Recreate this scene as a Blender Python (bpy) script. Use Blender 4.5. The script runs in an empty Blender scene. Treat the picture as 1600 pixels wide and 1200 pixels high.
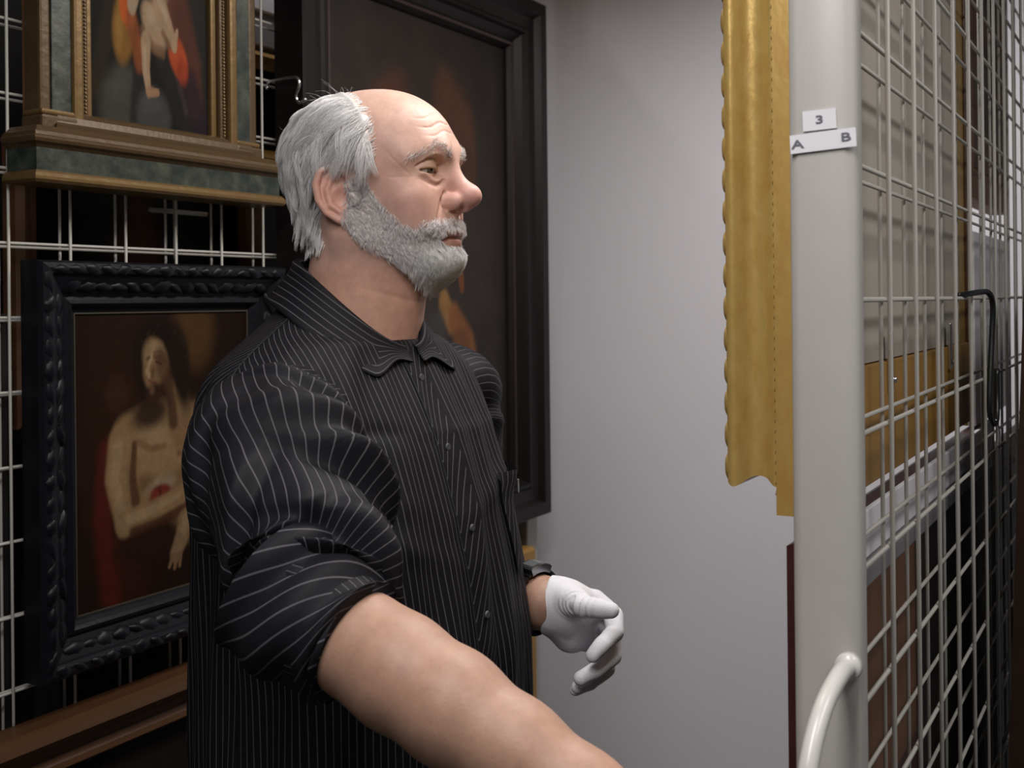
import bpy, bmesh, math, random
import numpy as np
from mathutils import Vector, Matrix

random.seed(7)
rng = np.random.default_rng(7)
scene = bpy.context.scene
COL = scene.collection
V3 = lambda *a: np.array(a, dtype=np.float64)

# ------------------------------------------------------------------ camera
EYE = 1.45                       # camera height
ROLL = math.radians(0.6)
cam_data = bpy.data.cameras.new('camera')
cam_data.sensor_width = 36.0
cam_data.lens = 36.0 * 1800.0 / 1600.0
cam_data.shift_y = -(600 - 472) / 1600.0
cam_data.clip_start = 0.05
cam_data.dof.use_dof = True
cam_data.dof.focus_distance = 1.22
cam_data.dof.aperture_fstop = 10.0
cam = bpy.data.objects.new('camera', cam_data)
COL.objects.link(cam)
cr, sr = math.cos(ROLL), math.sin(ROLL)
cam.matrix_world = Matrix(((cr, sr, 0, 0), (0, 0, -1, 0), (-sr, cr, 0, EYE), (0, 0, 0, 1)))
scene.camera = cam

# ------------------------------------------------------------------ world, lamps, exposure
world = bpy.data.worlds.new('world')
scene.world = world
world.use_nodes = True
world.node_tree.nodes['Background'].inputs[0].default_value = (0.9, 0.95, 1.0, 1)
world.node_tree.nodes['Background'].inputs[1].default_value = 0.02
scene.view_settings.view_transform = 'Standard'
scene.view_settings.look = 'None'
scene.view_settings.gamma = 1.0
scene.view_settings.use_curve_mapping = False
scene.view_settings.exposure = 0.0

# storage axes: local x runs along the racks (away from the camera), local y to the far rack
ANG = math.radians(29.66)
D2 = V3(math.sin(ANG), math.cos(ANG), 0)
N2 = V3(-math.cos(ANG), math.sin(ANG), 0)
RZ = math.atan2(D2[1], D2[0])
def W(p, y, z):
    v = p * D2 + y * N2
    return (float(v[0]), float(v[1]), float(z))

# (p, y, z, length along p, width, watts)
LAMPS = [(1.55, 0.52, 2.29, 1.0, 0.22, 14.5), (0.0, 0.28, 2.24, 1.1, 0.30, 18.0), (0.80, -0.50, 2.26, 1.1, 0.34, 10.0), (1.78, 1.47, 2.42, 0.4, 0.05, 0.7)]  # last entry is an added lamp that brightens the box behind the mesh
LAMP_COLOR = (1.0, 0.972, 0.955)
for p, y, z, ln, wd, watts in LAMPS:
    ld = bpy.data.lights.new('ceiling_lamp_light', 'AREA')
    ld.shape = 'RECTANGLE'; ld.size = ln; ld.size_y = wd
    ld.energy = watts; ld.color = LAMP_COLOR
    lo = bpy.data.objects.new('ceiling_lamp_light', ld)
    lo.location = W(p, y, z - 0.012); lo.rotation_euler = (0, 0, RZ)
    COL.objects.link(lo)

# ------------------------------------------------------------------ materials
MATS = {}
def mat(name, color=(.5, .5, .5), rough=.5, metal=0., attr=None, noise=0., nscale=20., bump=0., bscale=60.,
        spec=.5, sss=0., sheen=0., emit=0., stretch=None, color2=None, coat=0.):
    if name in MATS: return MATS[name]
    m = bpy.data.materials.new(name); m.use_nodes = True
    nt = m.node_tree; N = nt.nodes; L = nt.links
    b = N['Principled BSDF']
    b.inputs['Roughness'].default_value = rough
    b.inputs['Metallic'].default_value = metal
    b.inputs['Specular IOR Level'].default_value = spec
    if coat: b.inputs['Coat Weight'].default_value = coat; b.inputs['Coat Roughness'].default_value = .2
    if sss:
        b.inputs['Subsurface Weight'].default_value = sss
        b.inputs['Subsurface Radius'].default_value = (1.0, .35, .2)
        b.inputs['Subsurface Scale'].default_value = .006
    if sheen:
        b.inputs['Sheen Weight'].default_value = sheen; b.inputs['Sheen Roughness'].default_value = .4
    tc = N.new('ShaderNodeTexCoord')
    src = tc.outputs['Object']
    if stretch:
        mp = N.new('ShaderNodeMapping'); mp.inputs['Scale'].default_value = stretch
        L.new(src, mp.inputs[0]); src = mp.outputs[0]
    if attr:
        at = N.new('ShaderNodeAttribute'); at.attribute_name = attr
        base = at.outputs['Color']
    else:
        rgb = N.new('ShaderNodeRGB'); rgb.outputs[0].default_value = (*color, 1)
        base = rgb.outputs[0]
    if noise or color2:
        nz = N.new('ShaderNodeTexNoise'); nz.inputs['Scale'].default_value = nscale
        nz.inputs['Detail'].default_value = 6; nz.inputs['Roughness'].default_value = .62
        L.new(src, nz.inputs['Vector'])
        if color2:
            cr_ = N.new('ShaderNodeValToRGB'); cr_.color_ramp.elements[0].position = .38
            cr_.color_ramp.elements[1].position = .66
            L.new(nz.outputs[0], cr_.inputs[0])
            mx = N.new('ShaderNodeMix'); mx.data_type = 'RGBA'
            L.new(cr_.outputs[0], mx.inputs['Factor']); L.new(base, mx.inputs['A'])
            mx.inputs['B'].default_value = (*color2, 1)
            base = mx.outputs['Result']
        if noise:
            mr = N.new('ShaderNodeMapRange'); mr.inputs['From Min'].default_value = .25; mr.inputs['From Max'].default_value = .75
            mr.inputs['To Min'].default_value = 1 - noise; mr.inputs['To Max'].default_value = 1 + noise
            L.new(nz.outputs[0], mr.inputs[0])
            vm = N.new('ShaderNodeVectorMath'); vm.operation = 'SCALE'
            L.new(base, vm.inputs[0]); L.new(mr.outputs[0], vm.inputs['Scale'])
            base = vm.outputs[0]
    L.new(base, b.inputs['Base Color'])
    if bump:
        bn = N.new('ShaderNodeTexNoise'); bn.inputs['Scale'].default_value = bscale; bn.inputs['Detail'].default_value = 5
        L.new(src, bn.inputs['Vector'])
        bp = N.new('ShaderNodeBump'); bp.inputs['Strength'].default_value = bump; bp.inputs['Distance'].default_value = .002
        L.new(bn.outputs[0], bp.inputs['Height']); L.new(bp.outputs[0], b.inputs['Normal'])
    if emit:
        b.inputs['Emission Color'].default_value = (*color, 1); b.inputs['Emission Strength'].default_value = emit
    MATS[name] = m
    return m

def stripe_mat(name, spacing=.0115, width=.0012, base=(.0085, .0080, .0105), line=(.085, .08, .09)):
    m = bpy.data.materials.new(name); m.use_nodes = True
    nt = m.node_tree; N = nt.nodes; L = nt.links
    b = N['Principled BSDF']; b.inputs['Roughness'].default_value = .62
    b.inputs['Specular IOR Level'].default_value = .14
    at = N.new('ShaderNodeAttribute'); at.attribute_name = 'stripe'
    dv = N.new('ShaderNodeMath'); dv.operation = 'DIVIDE'; dv.inputs[1].default_value = spacing
    fr = N.new('ShaderNodeMath'); fr.operation = 'FRACT'
    sb = N.new('ShaderNodeMath'); sb.operation = 'SUBTRACT'; sb.inputs[1].default_value = .5
    ab = N.new('ShaderNodeMath'); ab.operation = 'ABSOLUTE'
    mr = N.new('ShaderNodeMapRange'); mr.interpolation_type = 'SMOOTHSTEP'
    hw = width / spacing * .5
    mr.inputs['From Min'].default_value = hw * 1.5; mr.inputs['From Max'].default_value = hw * .6
    mr.inputs['To Min'].default_value = 0; mr.inputs['To Max'].default_value = 1
    L.new(at.outputs['Fac'], dv.inputs[0]); L.new(dv.outputs[0], fr.inputs[0]); L.new(fr.outputs[0], sb.inputs[0])
    L.new(sb.outputs[0], ab.inputs[0]); L.new(ab.outputs[0], mr.inputs[0])
    mx = N.new('ShaderNodeMix'); mx.data_type = 'RGBA'
    mx.inputs['A'].default_value = (*base, 1); mx.inputs['B'].default_value = (*line, 1)
    L.new(mr.outputs[0], mx.inputs['Factor']); L.new(mx.outputs['Result'], b.inputs['Base Color'])
    tc = N.new('ShaderNodeTexCoord'); nz = N.new('ShaderNodeTexNoise'); nz.inputs['Scale'].default_value = 900
    bp = N.new('ShaderNodeBump'); bp.inputs['Strength'].default_value = .12; bp.inputs['Distance'].default_value = .0006
    L.new(tc.outputs['Object'], nz.inputs['Vector']); L.new(nz.outputs[0], bp.inputs['Height']); L.new(bp.outputs[0], b.inputs['Normal'])
    return m

M_WALL = mat('white_wall_paint', (.87, .85, .90), .55, bump=.03, bscale=160)
M_FLOOR = mat('grey_floor_paint', (.07, .068, .066), .4, noise=.12, nscale=8)
M_CEIL = mat('ceiling_paint', (.6, .6, .6), .8, noise=.04)
M_SIDE = mat('side_wall_paint', (.42, .41, .41), .8, noise=.06)
M_RACK = mat('cream_powder_coat', (.43, .412, .385), .36, noise=.03, nscale=30)
M_WIRE = mat('white_wire_coat', (.48, .46, .42), .45)
M_PAPER = mat('label_paper', (.70, .685, .72), .7)
M_INK = mat('label_ink', (.12, .12, .15), .7)
M_GOLD = mat('gilded_wood', (.60, .41, .13), .34, .34, noise=.12, nscale=70, bump=.25, bscale=140, color2=(.46, .285, .075), stretch=(1, 1, .5))
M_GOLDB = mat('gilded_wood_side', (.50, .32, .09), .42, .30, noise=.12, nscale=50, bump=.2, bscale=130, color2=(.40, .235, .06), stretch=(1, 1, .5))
M_BROWNGILT = mat('worn_brown_gilt', (.105, .065, .025), .42, .25, noise=.35, nscale=40, bump=.4, bscale=90, color2=(.075, .04, .018))
M_GILTLINE = mat('worn_bright_gilt', (.205, .13, .046), .38, .4, noise=.3, nscale=50, bump=.3, bscale=90, color2=(.14, .078, .03))
M_GREEN = mat('dark_marbled_green', (.016, .026, .021), .4, 0, noise=.5, nscale=34, bump=.4, bscale=60, color2=(.048, .056, .040))
M_BLACKF = mat('black_carved_wood', (.006, .0062, .009), .38, 0, spec=.20, noise=.3, nscale=40, bump=.3, bscale=70)
M_EBONY = mat('ebony_wood', (.011, .0085, .0085), .42, spec=.22, metal=0, noise=.3, nscale=12, bump=.15, bscale=40, stretch=(1, 1, .1))
M_EBONYR = mat('ebony_brown_edge', (.045, .028, .026), .38, 0, noise=.25, nscale=14, stretch=(1, 1, .12))
M_BROWNW = mat('brown_wood', (.08, .034, .013), .4, 0, noise=.3, nscale=10, bump=.15, bscale=40, stretch=(.12, 1, 1))
M_OCHRE = mat('ochre_wood', (.36, .20, .045), .45, 0, noise=.22, nscale=14, bump=.15, stretch=(1, 1, .2))
M_BOARD = mat('beige_backing_board', (.52, .47, .40), .7, 0, noise=.07, nscale=9)
M_WOODBACK = mat('honey_wood_back', (.38, .20, .04), .5, 0, noise=.25, nscale=12, stretch=(.15, 1, 1))
M_DARKRED = mat('dark_red_wood', (.05, .012, .014), .4, 0, noise=.3, nscale=18)
M_UMBER = mat('umber_panel_back', (.15, .065, .026), .6, 0, noise=.4, nscale=7)
M_WHITEB = mat('white_board', (.86, .84, .88), .6)
M_GREYB = mat('grey_board', (.28, .27, .29), .6)
M_DARK = mat('dark_canvas', (.008, .006, .005), .6, noise=.4, nscale=6)
M_STEEL = mat('bright_steel', (.7, .7, .72), .22, 1.0)
M_BLACKP = mat('black_cord', (.006, .008, .008), .35)
M_PAINT = mat('oil_paint', attr='col', rough=.6, spec=.12, noise=.22, nscale=45, bump=.12, bscale=220)
M_SKIN = mat('skin', attr='col', rough=.50, noise=.13, nscale=75, bump=.12, bscale=480, sss=.15, spec=.42)
M_HAIR = mat('white_hair', attr='col', rough=.42, spec=.5)
M_GLOVE = mat('white_cotton', (.72, .71, .75), .85, noise=.03, nscale=60, bump=.25, bscale=600, sheen=.1)
M_TROUSER = mat('black_trousers', (.014, .013, .015), .8)
M_SHOE = mat('black_leather', (.012, .012, .012), .35)
M_EYEW = mat('eye_white', (.42, .36, .31), .25)
M_IRIS = mat('hazel_iris', (.10, .075, .045), .15)
M_PUPIL = mat('pupil', (.005, .005, .005), .1)
M_SHIRT = stripe_mat('pinstripe_cotton', spacing=.0080, width=.0010)
M_SHIRTS = stripe_mat('pinstripe_cotton_sleeve', spacing=.0112, width=.0011)
M_BUTTON = mat('grey_button', (.09, .09, .10), .3)

# ------------------------------------------------------------------ mesh helpers
def new_mesh(name, verts, faces, smooth=False, col=None, stripe=None):
    me = bpy.data.meshes.new(name)
    verts = np.asarray(verts, dtype=np.float32)
    if isinstance(faces, np.ndarray):
        k = faces.shape[1]; nf = len(faces)
        me.vertices.add(len(verts)); me.vertices.foreach_set('co', verts.ravel())
        me.loops.add(nf * k); me.loops.foreach_set('vertex_index', faces.astype(np.int32).ravel())
        me.polygons.add(nf); me.polygons.foreach_set('loop_start', np.arange(0, nf * k, k, dtype=np.int32))
        me.update(calc_edges=True)
    else:
        me.from_pydata(verts.tolist(), [], faces)
    if smooth: me.polygons.foreach_set('use_smooth', np.ones(len(me.polygons), dtype=bool))
    if col is not None:
        a = me.attributes.new('col', 'FLOAT_COLOR', 'POINT')
        c = np.ones((len(verts), 4), dtype=np.float32); c[:, :3] = col
        a.data.foreach_set('color', c.ravel())
    if stripe is not None:
        a = me.attributes.new('stripe', 'FLOAT', 'POINT')
        a.data.foreach_set('value', np.asarray(stripe, dtype=np.float32))
    me.update()
    return me

def link(name, me, m=None, parent=None, loc=(0, 0, 0), rz=0.):
    o = bpy.data.objects.new(name, me)
    if m is not None and len(me.materials) == 0: me.materials.append(m)
    COL.objects.link(o)
    o.location = loc
    if rz: o.rotation_euler = (0, 0, rz)
    if parent is not None: o.parent = parent
    return o

def empty(name, loc, rz=0.):
    o = bpy.data.objects.new(name, None); COL.objects.link(o)
    o.empty_display_size = .05; o.location = loc; o.rotation_euler = (0, 0, rz)
    return o

def tag(o, label=None, cat=None, group=None, kind=None):
    if label: o['label'] = label
    if cat: o['category'] = cat
    if group: o['group'] = group
    if kind: o['kind'] = kind
    return o

def box_mesh(name, x0, x1, y0, y1, z0, z1, bevel=0., seg=2):
    bm = bmesh.new()
    bmesh.ops.create_cube(bm, size=1)
    for v in bm.verts:
        v.co = Vector((x0 if v.co.x < 0 else x1, y0 if v.co.y < 0 else y1, z0 if v.co.z < 0 else z1))
    if bevel: bmesh.ops.bevel(bm, geom=bm.edges[:], offset=bevel, segments=seg, affect='EDGES', profile=.5)
    me = bpy.data.meshes.new(name); bm.to_mesh(me); bm.free()
    return me
def box(name, x0, x1, y0, y1, z0, z1, m, parent=None, bevel=0.):
    return link(name, box_mesh(name, x0, x1, y0, y1, z0, z1, bevel), m, parent)

def tube_arrays(pts, radii, nseg=10, cap=True):
    pts = np.asarray(pts, float); n = len(pts)
    radii = np.broadcast_to(np.asarray(radii, float), (n,))
    tang = np.gradient(pts, axis=0); tang /= np.linalg.norm(tang, axis=1)[:, None]
    ref = V3(0, 0, 1) if abs(tang[0][2]) < .9 else V3(1, 0, 0)
    u = np.cross(tang[0], ref); u /= np.linalg.norm(u)
    vs = []
    for i in range(n):
        u = u - tang[i] * np.dot(u, tang[i]); u /= np.linalg.norm(u)
        w = np.cross(tang[i], u)
        for k in range(nseg):
            a = 2 * math.pi * k / nseg
            vs.append(pts[i] + radii[i] * (math.cos(a) * u + math.sin(a) * w))
    fs = []
    for i in range(n - 1):
        for k in range(nseg):
            k2 = (k + 1) % nseg
            fs.append((i * nseg + k, i * nseg + k2, (i + 1) * nseg + k2, (i + 1) * nseg + k))
    if cap:
        fs.append(tuple(range(nseg - 1, -1, -1))); fs.append(tuple((n - 1) * nseg + k for k in range(nseg)))
    return vs, fs
def tube(name, pts, r, m, parent=None, nseg=10, loc=(0, 0, 0)):
    vs, fs = tube_arrays(pts, r, nseg)
    return link(name, new_mesh(name, vs, fs, smooth=True), m, parent, loc)

def smooth_path(pts, n=40):
    pts = np.asarray(pts, float); k = len(pts)
    P = np.vstack([2 * pts[0] - pts[1], pts, 2 * pts[-1] - pts[-2]])
    out = []
    for t in np.linspace(0, k - 1, n):
        i = min(int(t), k - 2); f = t - i
        a, b, c, d = P[i], P[i + 1], P[i + 2], P[i + 3]
        out.append(.5 * (2 * b + (c - a) * f + (2 * a - 5 * b + 4 * c - d) * f * f + (3 * b - a - 3 * c + d) * f ** 3))
    return np.array(out)

# picture frame: profile = closed list of (inset from the outer edge, forward depth)
def rail_mesh(name, prof, w, h, side, sgn=-1):
    def corner(i, t):
        return [(t, t), (w - t, t), (w - t, h - t), (t, h - t)][i % 4]
    vs = []
    for (t, f) in prof:
        x, z = corner(side, t); vs.append((x, sgn * f, z))
    for (t, f) in prof:
        x, z = corner(side + 1, t); vs.append((x, sgn * f, z))
    n = len(prof)
    fs = [(i, (i + 1) % n, n + (i + 1) % n, n + i) for i in range(n)]
    bm = bmesh.new()
    bv = [bm.verts.new(v) for v in vs]
    for f in fs: bm.faces.new([bv[i] for i in f])
    bmesh.ops.recalc_face_normals(bm, faces=bm.faces[:])
    me = bpy.data.meshes.new(name); bm.to_mesh(me); bm.free()
    return me
RAIL_NAMES = ['bottom_rail', 'side_rail', 'top_rail', 'side_rail']
def frame_rails(prof, w, h, m, parent, sgn=-1, off=(0, 0, 0)):
    out = []
    for i in range(4):
        out.append(link(RAIL_NAMES[i], rail_mesh(RAIL_NAMES[i], prof, w, h, i, sgn), m, parent, off))
    return out

# ------------------------------------------------------------------ painted pictures (vertex colours, flat print)
class Paint:
    def __init__(s, nx, ny, bg):
        s.nx, s.ny = nx, ny
        s.X, s.Y = np.meshgrid(np.linspace(0, 1, nx), np.linspace(0, 1, ny))   # y up
        s.c = np.ones((ny, nx, 3)) * np.array(bg)
    def mix(s, a, col):
        a = np.clip(a, 0, 1)[..., None]; s.c = s.c * (1 - a) + np.array(col) * a
    def blob(s, cx, cy, rx, ry, col, rot=0, soft=.35, alpha=1.):
        r = math.radians(rot); dx, dy = s.X - cx, s.Y - cy
        u = (dx * math.cos(r) + dy * math.sin(r)) / rx; v = (-dx * math.sin(r) + dy * math.cos(r)) / ry
        d = np.sqrt(u * u + v * v)
        t = np.clip((1 + soft / 2 - d) / soft, 0, 1); s.mix(alpha * t * t * (3 - 2 * t), col)
    def stroke(s, pts, w0, w1, col, soft=.4, alpha=1.):
        best = np.full(s.X.shape, 9.)
        L = len(pts) - 1
        for i in range(L):
            (ax, ay), (bx, by) = pts[i], pts[i + 1]
            dx, dy = bx - ax, by - ay; l2 = dx * dx + dy * dy + 1e-9
            t = np.clip(((s.X - ax) * dx + (s.Y - ay) * dy) / l2, 0, 1)
            d = np.hypot(s.X - ax - t * dx, s.Y - ay - t * dy)
            w = w0 + (w1 - w0) * (i + t) / L
            best = np.minimum(best, d / w)
        t = np.clip((1 + soft / 2 - best) / soft, 0, 1); s.mix(alpha * t * t * (3 - 2 * t), col)
    def mesh(s, name, w, h):
        vs = np.stack([s.X * w, np.zeros_like(s.X), s.Y * h], -1).reshape(-1, 3)
        i = np.arange(s.nx * s.ny).reshape(s.ny, s.nx)
        f = np.stack([i[:-1, :-1], i[:-1, 1:], i[1:, 1:], i[1:, :-1]], -1).reshape(-1, 4)
        return new_mesh(name, vs, f, col=s.c.reshape(-1, 3))

# ------------------------------------------------------------------ signed-distance sculpting
def smin(a, b, k):
    h = np.clip(.5 + .5 * (b - a) / k, 0, 1)
    return b * (1 - h) + a * h - k * h * (1 - h)
def smax(a, b, k): return -smin(-a, -b, k)
def ell(P, c, r, ax=None):
    q = P - np.asarray(c, dtype=P.dtype)
    if ax is not None: q = q @ np.asarray(ax, dtype=P.dtype).T
    r = np.asarray(r, dtype=P.dtype)
    k0 = np.linalg.norm(q / r, axis=1); k1 = np.linalg.norm(q / (r * r), axis=1) + 1e-9
    return k0 * (k0 - 1) / k1
def capsule(P, a, b, ra, rb=None):
    if rb is None: rb = ra
    a = np.asarray(a, dtype=P.dtype); b = np.asarray(b, dtype=P.dtype)
    ba = b - a; pa = P - a
    t = np.clip(pa @ ba / (ba @ ba), 0, 1)
    return np.linalg.norm(pa - t[:, None] * ba, axis=1) - (ra + (rb - ra) * t)
def chain(P, pts, rs, k=0.):
    d = None
    for i in range(len(pts) - 1):
        e = capsule(P, pts[i], pts[i + 1], rs[i], rs[i + 1])
        d = e if d is None else (smin(d, e, k) if k else np.minimum(d, e))
    return d

def nets(f, lo, hi, h, B=8, safety=1.9):
    lo = np.asarray(lo, float); hi = np.asarray(hi, float)
    nb = np.ceil((hi - lo) / (h * B)).astype(int)
    n = nb * B
    bi = np.stack(np.meshgrid(*[np.arange(k) for k in nb], indexing='ij'), -1).reshape(-1, 3)
    ctr = lo + (bi + .5 - .5 / B) * (B * h)
    dc = f(ctr.astype(np.float32))
    G = np.repeat(np.repeat(np.repeat(dc.reshape(nb), B, 0), B, 1), B, 2).astype(np.float32)
    act = bi[np.abs(dc) < B * h * .87 * safety]
    off = np.stack(np.meshgrid(*[np.arange(B)] * 3, indexing='ij'), -1).reshape(-1, 3)
    for s in range(0, len(act), 400):
        idx = (act[s:s + 400, None, :] * B + off[None]).reshape(-1, 3)
        G[idx[:, 0], idx[:, 1], idx[:, 2]] = f((lo + idx * h).astype(np.float32))
    S = G < 0
    c = np.zeros(n - 1, dtype=np.int8)
    for dx in (0, 1):
        for dy in (0, 1):
            for dz in (0, 1):
                c += S[dx:n[0] - 1 + dx, dy:n[1] - 1 + dy, dz:n[2] - 1 + dz]
    cells = np.argwhere((c > 0) & (c < 8))
    vid = np.full(n - 1, -1, dtype=np.int64); vid[cells[:, 0], cells[:, 1], cells[:, 2]] = np.arange(len(cells))
    acc = np.zeros((len(cells), 3)); cnt = np.zeros(len(cells))
    corners = [(x, y, z) for x in (0, 1) for y in (0, 1) for z in (0, 1)]
    val = {k: G[cells[:, 0] + k[0], cells[:, 1] + k[1], cells[:, 2] + k[2]] for k in corners}
    for a in corners:
        for ax in range(3):
            if a[ax] == 0:
                b = list(a); b[ax] = 1; b = tuple(b)
                va, vb = val[a], val[b]
                cr_ = (va < 0) != (vb < 0)
                t = np.where(cr_, va / np.where(cr_, va - vb, 1), 0)
                p = np.tile(np.array(a, float), (len(cells), 1)); p[:, ax] += t
                acc[cr_] += p[cr_]; cnt[cr_] += 1
    verts = lo + (cells + acc / cnt[:, None]) * h
    faces = []
    for ax in range(3):
        sl0 = [slice(None)] * 3; sl1 = [slice(None)] * 3
        sl0[ax] = slice(0, -1); sl1[ax] = slice(1, None)
        A, Bq = S[tuple(sl0)], S[tuple(sl1)]
        e = np.argwhere(A != Bq)
        o1, o2 = (ax + 1) % 3, (ax + 2) % 3
        ok = (e[:, o1] > 0) & (e[:, o2] > 0) & (e[:, o1] < n[o1] - 1) & (e[:, o2] < n[o2] - 1)
        e = e[ok]
        def cell(d1, d2):
            q = e.copy(); q[:, o1] += d1; q[:, o2] += d2
            return vid[q[:, 0], q[:, 1], q[:, 2]]
        q = np.stack([cell(-1, -1), cell(0, -1), cell(0, 0), cell(-1, 0)], 1)
        flip = ~A[e[:, 0], e[:, 1], e[:, 2]]
        q[flip] = q[flip][:, ::-1]
        faces.append(q)
    F = np.vstack(faces); F = F[(F >= 0).all(1)]
    return verts, F
def grad(f, P, e=.0008):
    P = P.astype(np.float32); g = np.zeros_like(P)
    for i in range(3):
        d = np.zeros(3, dtype=np.float32); d[i] = e
        g[:, i] = f(P + d) - f(P - d)
    return g / (np.linalg.norm(g, axis=1)[:, None] + 1e-12)
def sstep(a, b, x):
    t = np.clip((x - a) / (b - a), 0, 1); return t * t * (3 - 2 * t)
def wob(P, s, seed=0):
    r = np.random.default_rng(seed); out = 0
    for i in range(5):
        k = r.normal(size=3); k /= np.linalg.norm(k); fr = s * (.6 + .9 * r.random())
        out = out + np.sin(P @ k.astype(P.dtype) * fr + r.random() * 6.28)
    return out / 5

# strands: roots (n,3) polylines (n,m,3) -> one mesh of thin three-sided hairs
def strand_mesh(name, lines, rad, cols):
    n, m, _ = lines.shape
    t = np.gradient(lines, axis=1); t /= np.linalg.norm(t, axis=2)[..., None] + 1e-12
    ref = np.broadcast_to(V3(.31, .52, .79), t.shape)
    u = np.cross(t, ref); u /= np.linalg.norm(u, axis=2)[..., None] + 1e-9
    w = np.cross(t, u)
    tap = np.linspace(1, .25, m)[None, :, None]
    rad = np.asarray(rad).reshape(-1, 1, 1) * tap
    vs = np.stack([lines + rad * (math.cos(a) * u + math.sin(a) * w) for a in (0, 2.094, 4.189)], 2)
    base = (np.arange(n) * m * 3)[:, None, None, None]
    seg = (np.arange(m - 1) * 3)[None, :, None, None]
    k = np.array([[0, 1, 4, 3], [1, 2, 5, 4], [2, 0, 3, 5]])[None, None]
    f = (base + seg + k).reshape(-1, 4)
    c = np.repeat(cols, m * 3, axis=0)
    return new_mesh(name, vs.reshape(-1, 3), f, smooth=True, col=c)

# ================================================================== the room
WALL_P, ROOM_H = 2.62, 2.75
def slab(name, p0, p1, y0, y1, z0, z1, m):
    o = link(name, box_mesh(name, p0, p1, y0, y1, z0, z1), m, None, (0, 0, 0), RZ)
    return tag(o, kind='structure')
slab('floor', -2.2, 2.75, -2.2, 3.2, -.1, 0, M_FLOOR)
slab('ceiling', -2.2, 2.75, -2.2, 3.2, ROOM_H, ROOM_H + .1, M_CEIL)
slab('wall_back', WALL_P, WALL_P + .1, -2.2, 3.2, 0, ROOM_H, M_WALL)
slab('wall_front', -2.2, -2.1, -2.2, 3.2, 0, ROOM_H, M_SIDE)
slab('wall_left', -2.1, WALL_P, 3.1, 3.2, 0, ROOM_H, M_SIDE)
slab('wall_right', -2.1, WALL_P, -2.2, -2.1, 0, ROOM_H, M_SIDE)

for i, (p, y, z, ln, wd, watts) in enumerate(LAMPS):
    t = empty('ceiling_lamp', W(p, y, z), RZ)
    tag(t, ['long white batten lamp above the man near the white wall', 'long white batten lamp above the aisle behind the viewer', 'long white batten lamp above the aisle beyond the numbered rack', 'added short lamp, out of view, lighting the pale box behind the far mesh'][i],
        'lamp', 'ceiling lamps over the aisle')
    box('housing', -ln / 2 - .03, ln / 2 + .03, -wd / 2 - .03, wd / 2 + .03, 0, .05, M_RACK, t, .006)
    for sx in (-1, 1):
        tube('hanger', [(sx * ln * .4, 0, .05), (sx * ln * .4, 0, ROOM_H - z)], .004, M_STEEL, t, 8)

# ================================================================== racks of wire mesh
WIRE_R = .0021
def wire_data(name, length, axis):
    pts = [(0, 0, 0), (length, 0, 0)] if axis == 'x' else [(0, 0, 0), (0, 0, length)]
    vs, fs = tube_arrays(pts, WIRE_R, 8)
    me = new_mesh(name, vs, fs, smooth=True); me.materials.append(M_WIRE)
    return me
def wires(parent, p0, p1, ps, zs, z0, z1, ys, shifts):
    mv = wire_data('wire', z1 - z0, 'z'); mh = wire_data('wire', p1 - p0, 'x')
    for y, (sp, sz, dy) in zip(ys, shifts):
        for p in ps: link('wire', mv, None, parent, (p + sp, y, z0))
        for z in zs: link('wire', mh, None, parent, (p0, y + dy, z + sz))

# far rack behind the man
rack = empty('mesh_rack', (0, 0, 0), RZ)
tag(rack, 'white wire mesh picture rack behind the man', 'rack', 'sliding picture racks')
LP0, LP1 = .42, 2.44
box('end_post', 2.388, LP1, 1.325, 1.382, .06, 2.5, M_RACK, rack, .004)
box('end_post', LP0 - .05, LP0, 1.325, 1.382, .06, 2.5, M_RACK, rack, .004)
box('top_beam', LP0, 2.388, 1.33, 1.378, 2.45, 2.5, M_RACK, rack, .004)
box('bottom_beam', LP0, 2.388, 1.33, 1.378, .06, .12, M_RACK, rack, .004)
wires(rack, LP0, 2.39, np.arange(.505, 2.36, .0995), np.arange(.136, 2.44, .1), .1, 2.47, (1.342, 1.369),
      ((0, 0, .004), (.004, -.004, -.004)))

# near rack being pulled out
rack2 = empty('mesh_rack', (0, 0, 0), RZ)
tag(rack2, 'cream wire mesh rack with numbered end post and handle', 'rack', 'sliding picture racks')
RP0, RP1 = .865, 2.58
post = box('end_post', .865, .893, .199, .251, .05, 2.55, M_RACK, rack2, .009)
for f in post.data.polygons: f.use_smooth = True
box('far_post', RP1 - .04, RP1, .195, .25, .05, 2.55, M_RACK, rack2, .004)
box('top_beam', .915, RP1 - .04, .2, .245, 2.5, 2.55, M_RACK, rack2, .004)
box('bottom_beam', .915, RP1 - .04, .2, .245, .05, .12, M_RACK, rack2, .004)
wires(rack2, .885, RP1 - .03, np.arange(.984, 2.5, .1125), 1.449 + .1025 * np.arange(-12, 11), .08, 2.52, (.2, .236),
      ((0, 0, .004), (.022, .0, -.004)))

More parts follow.
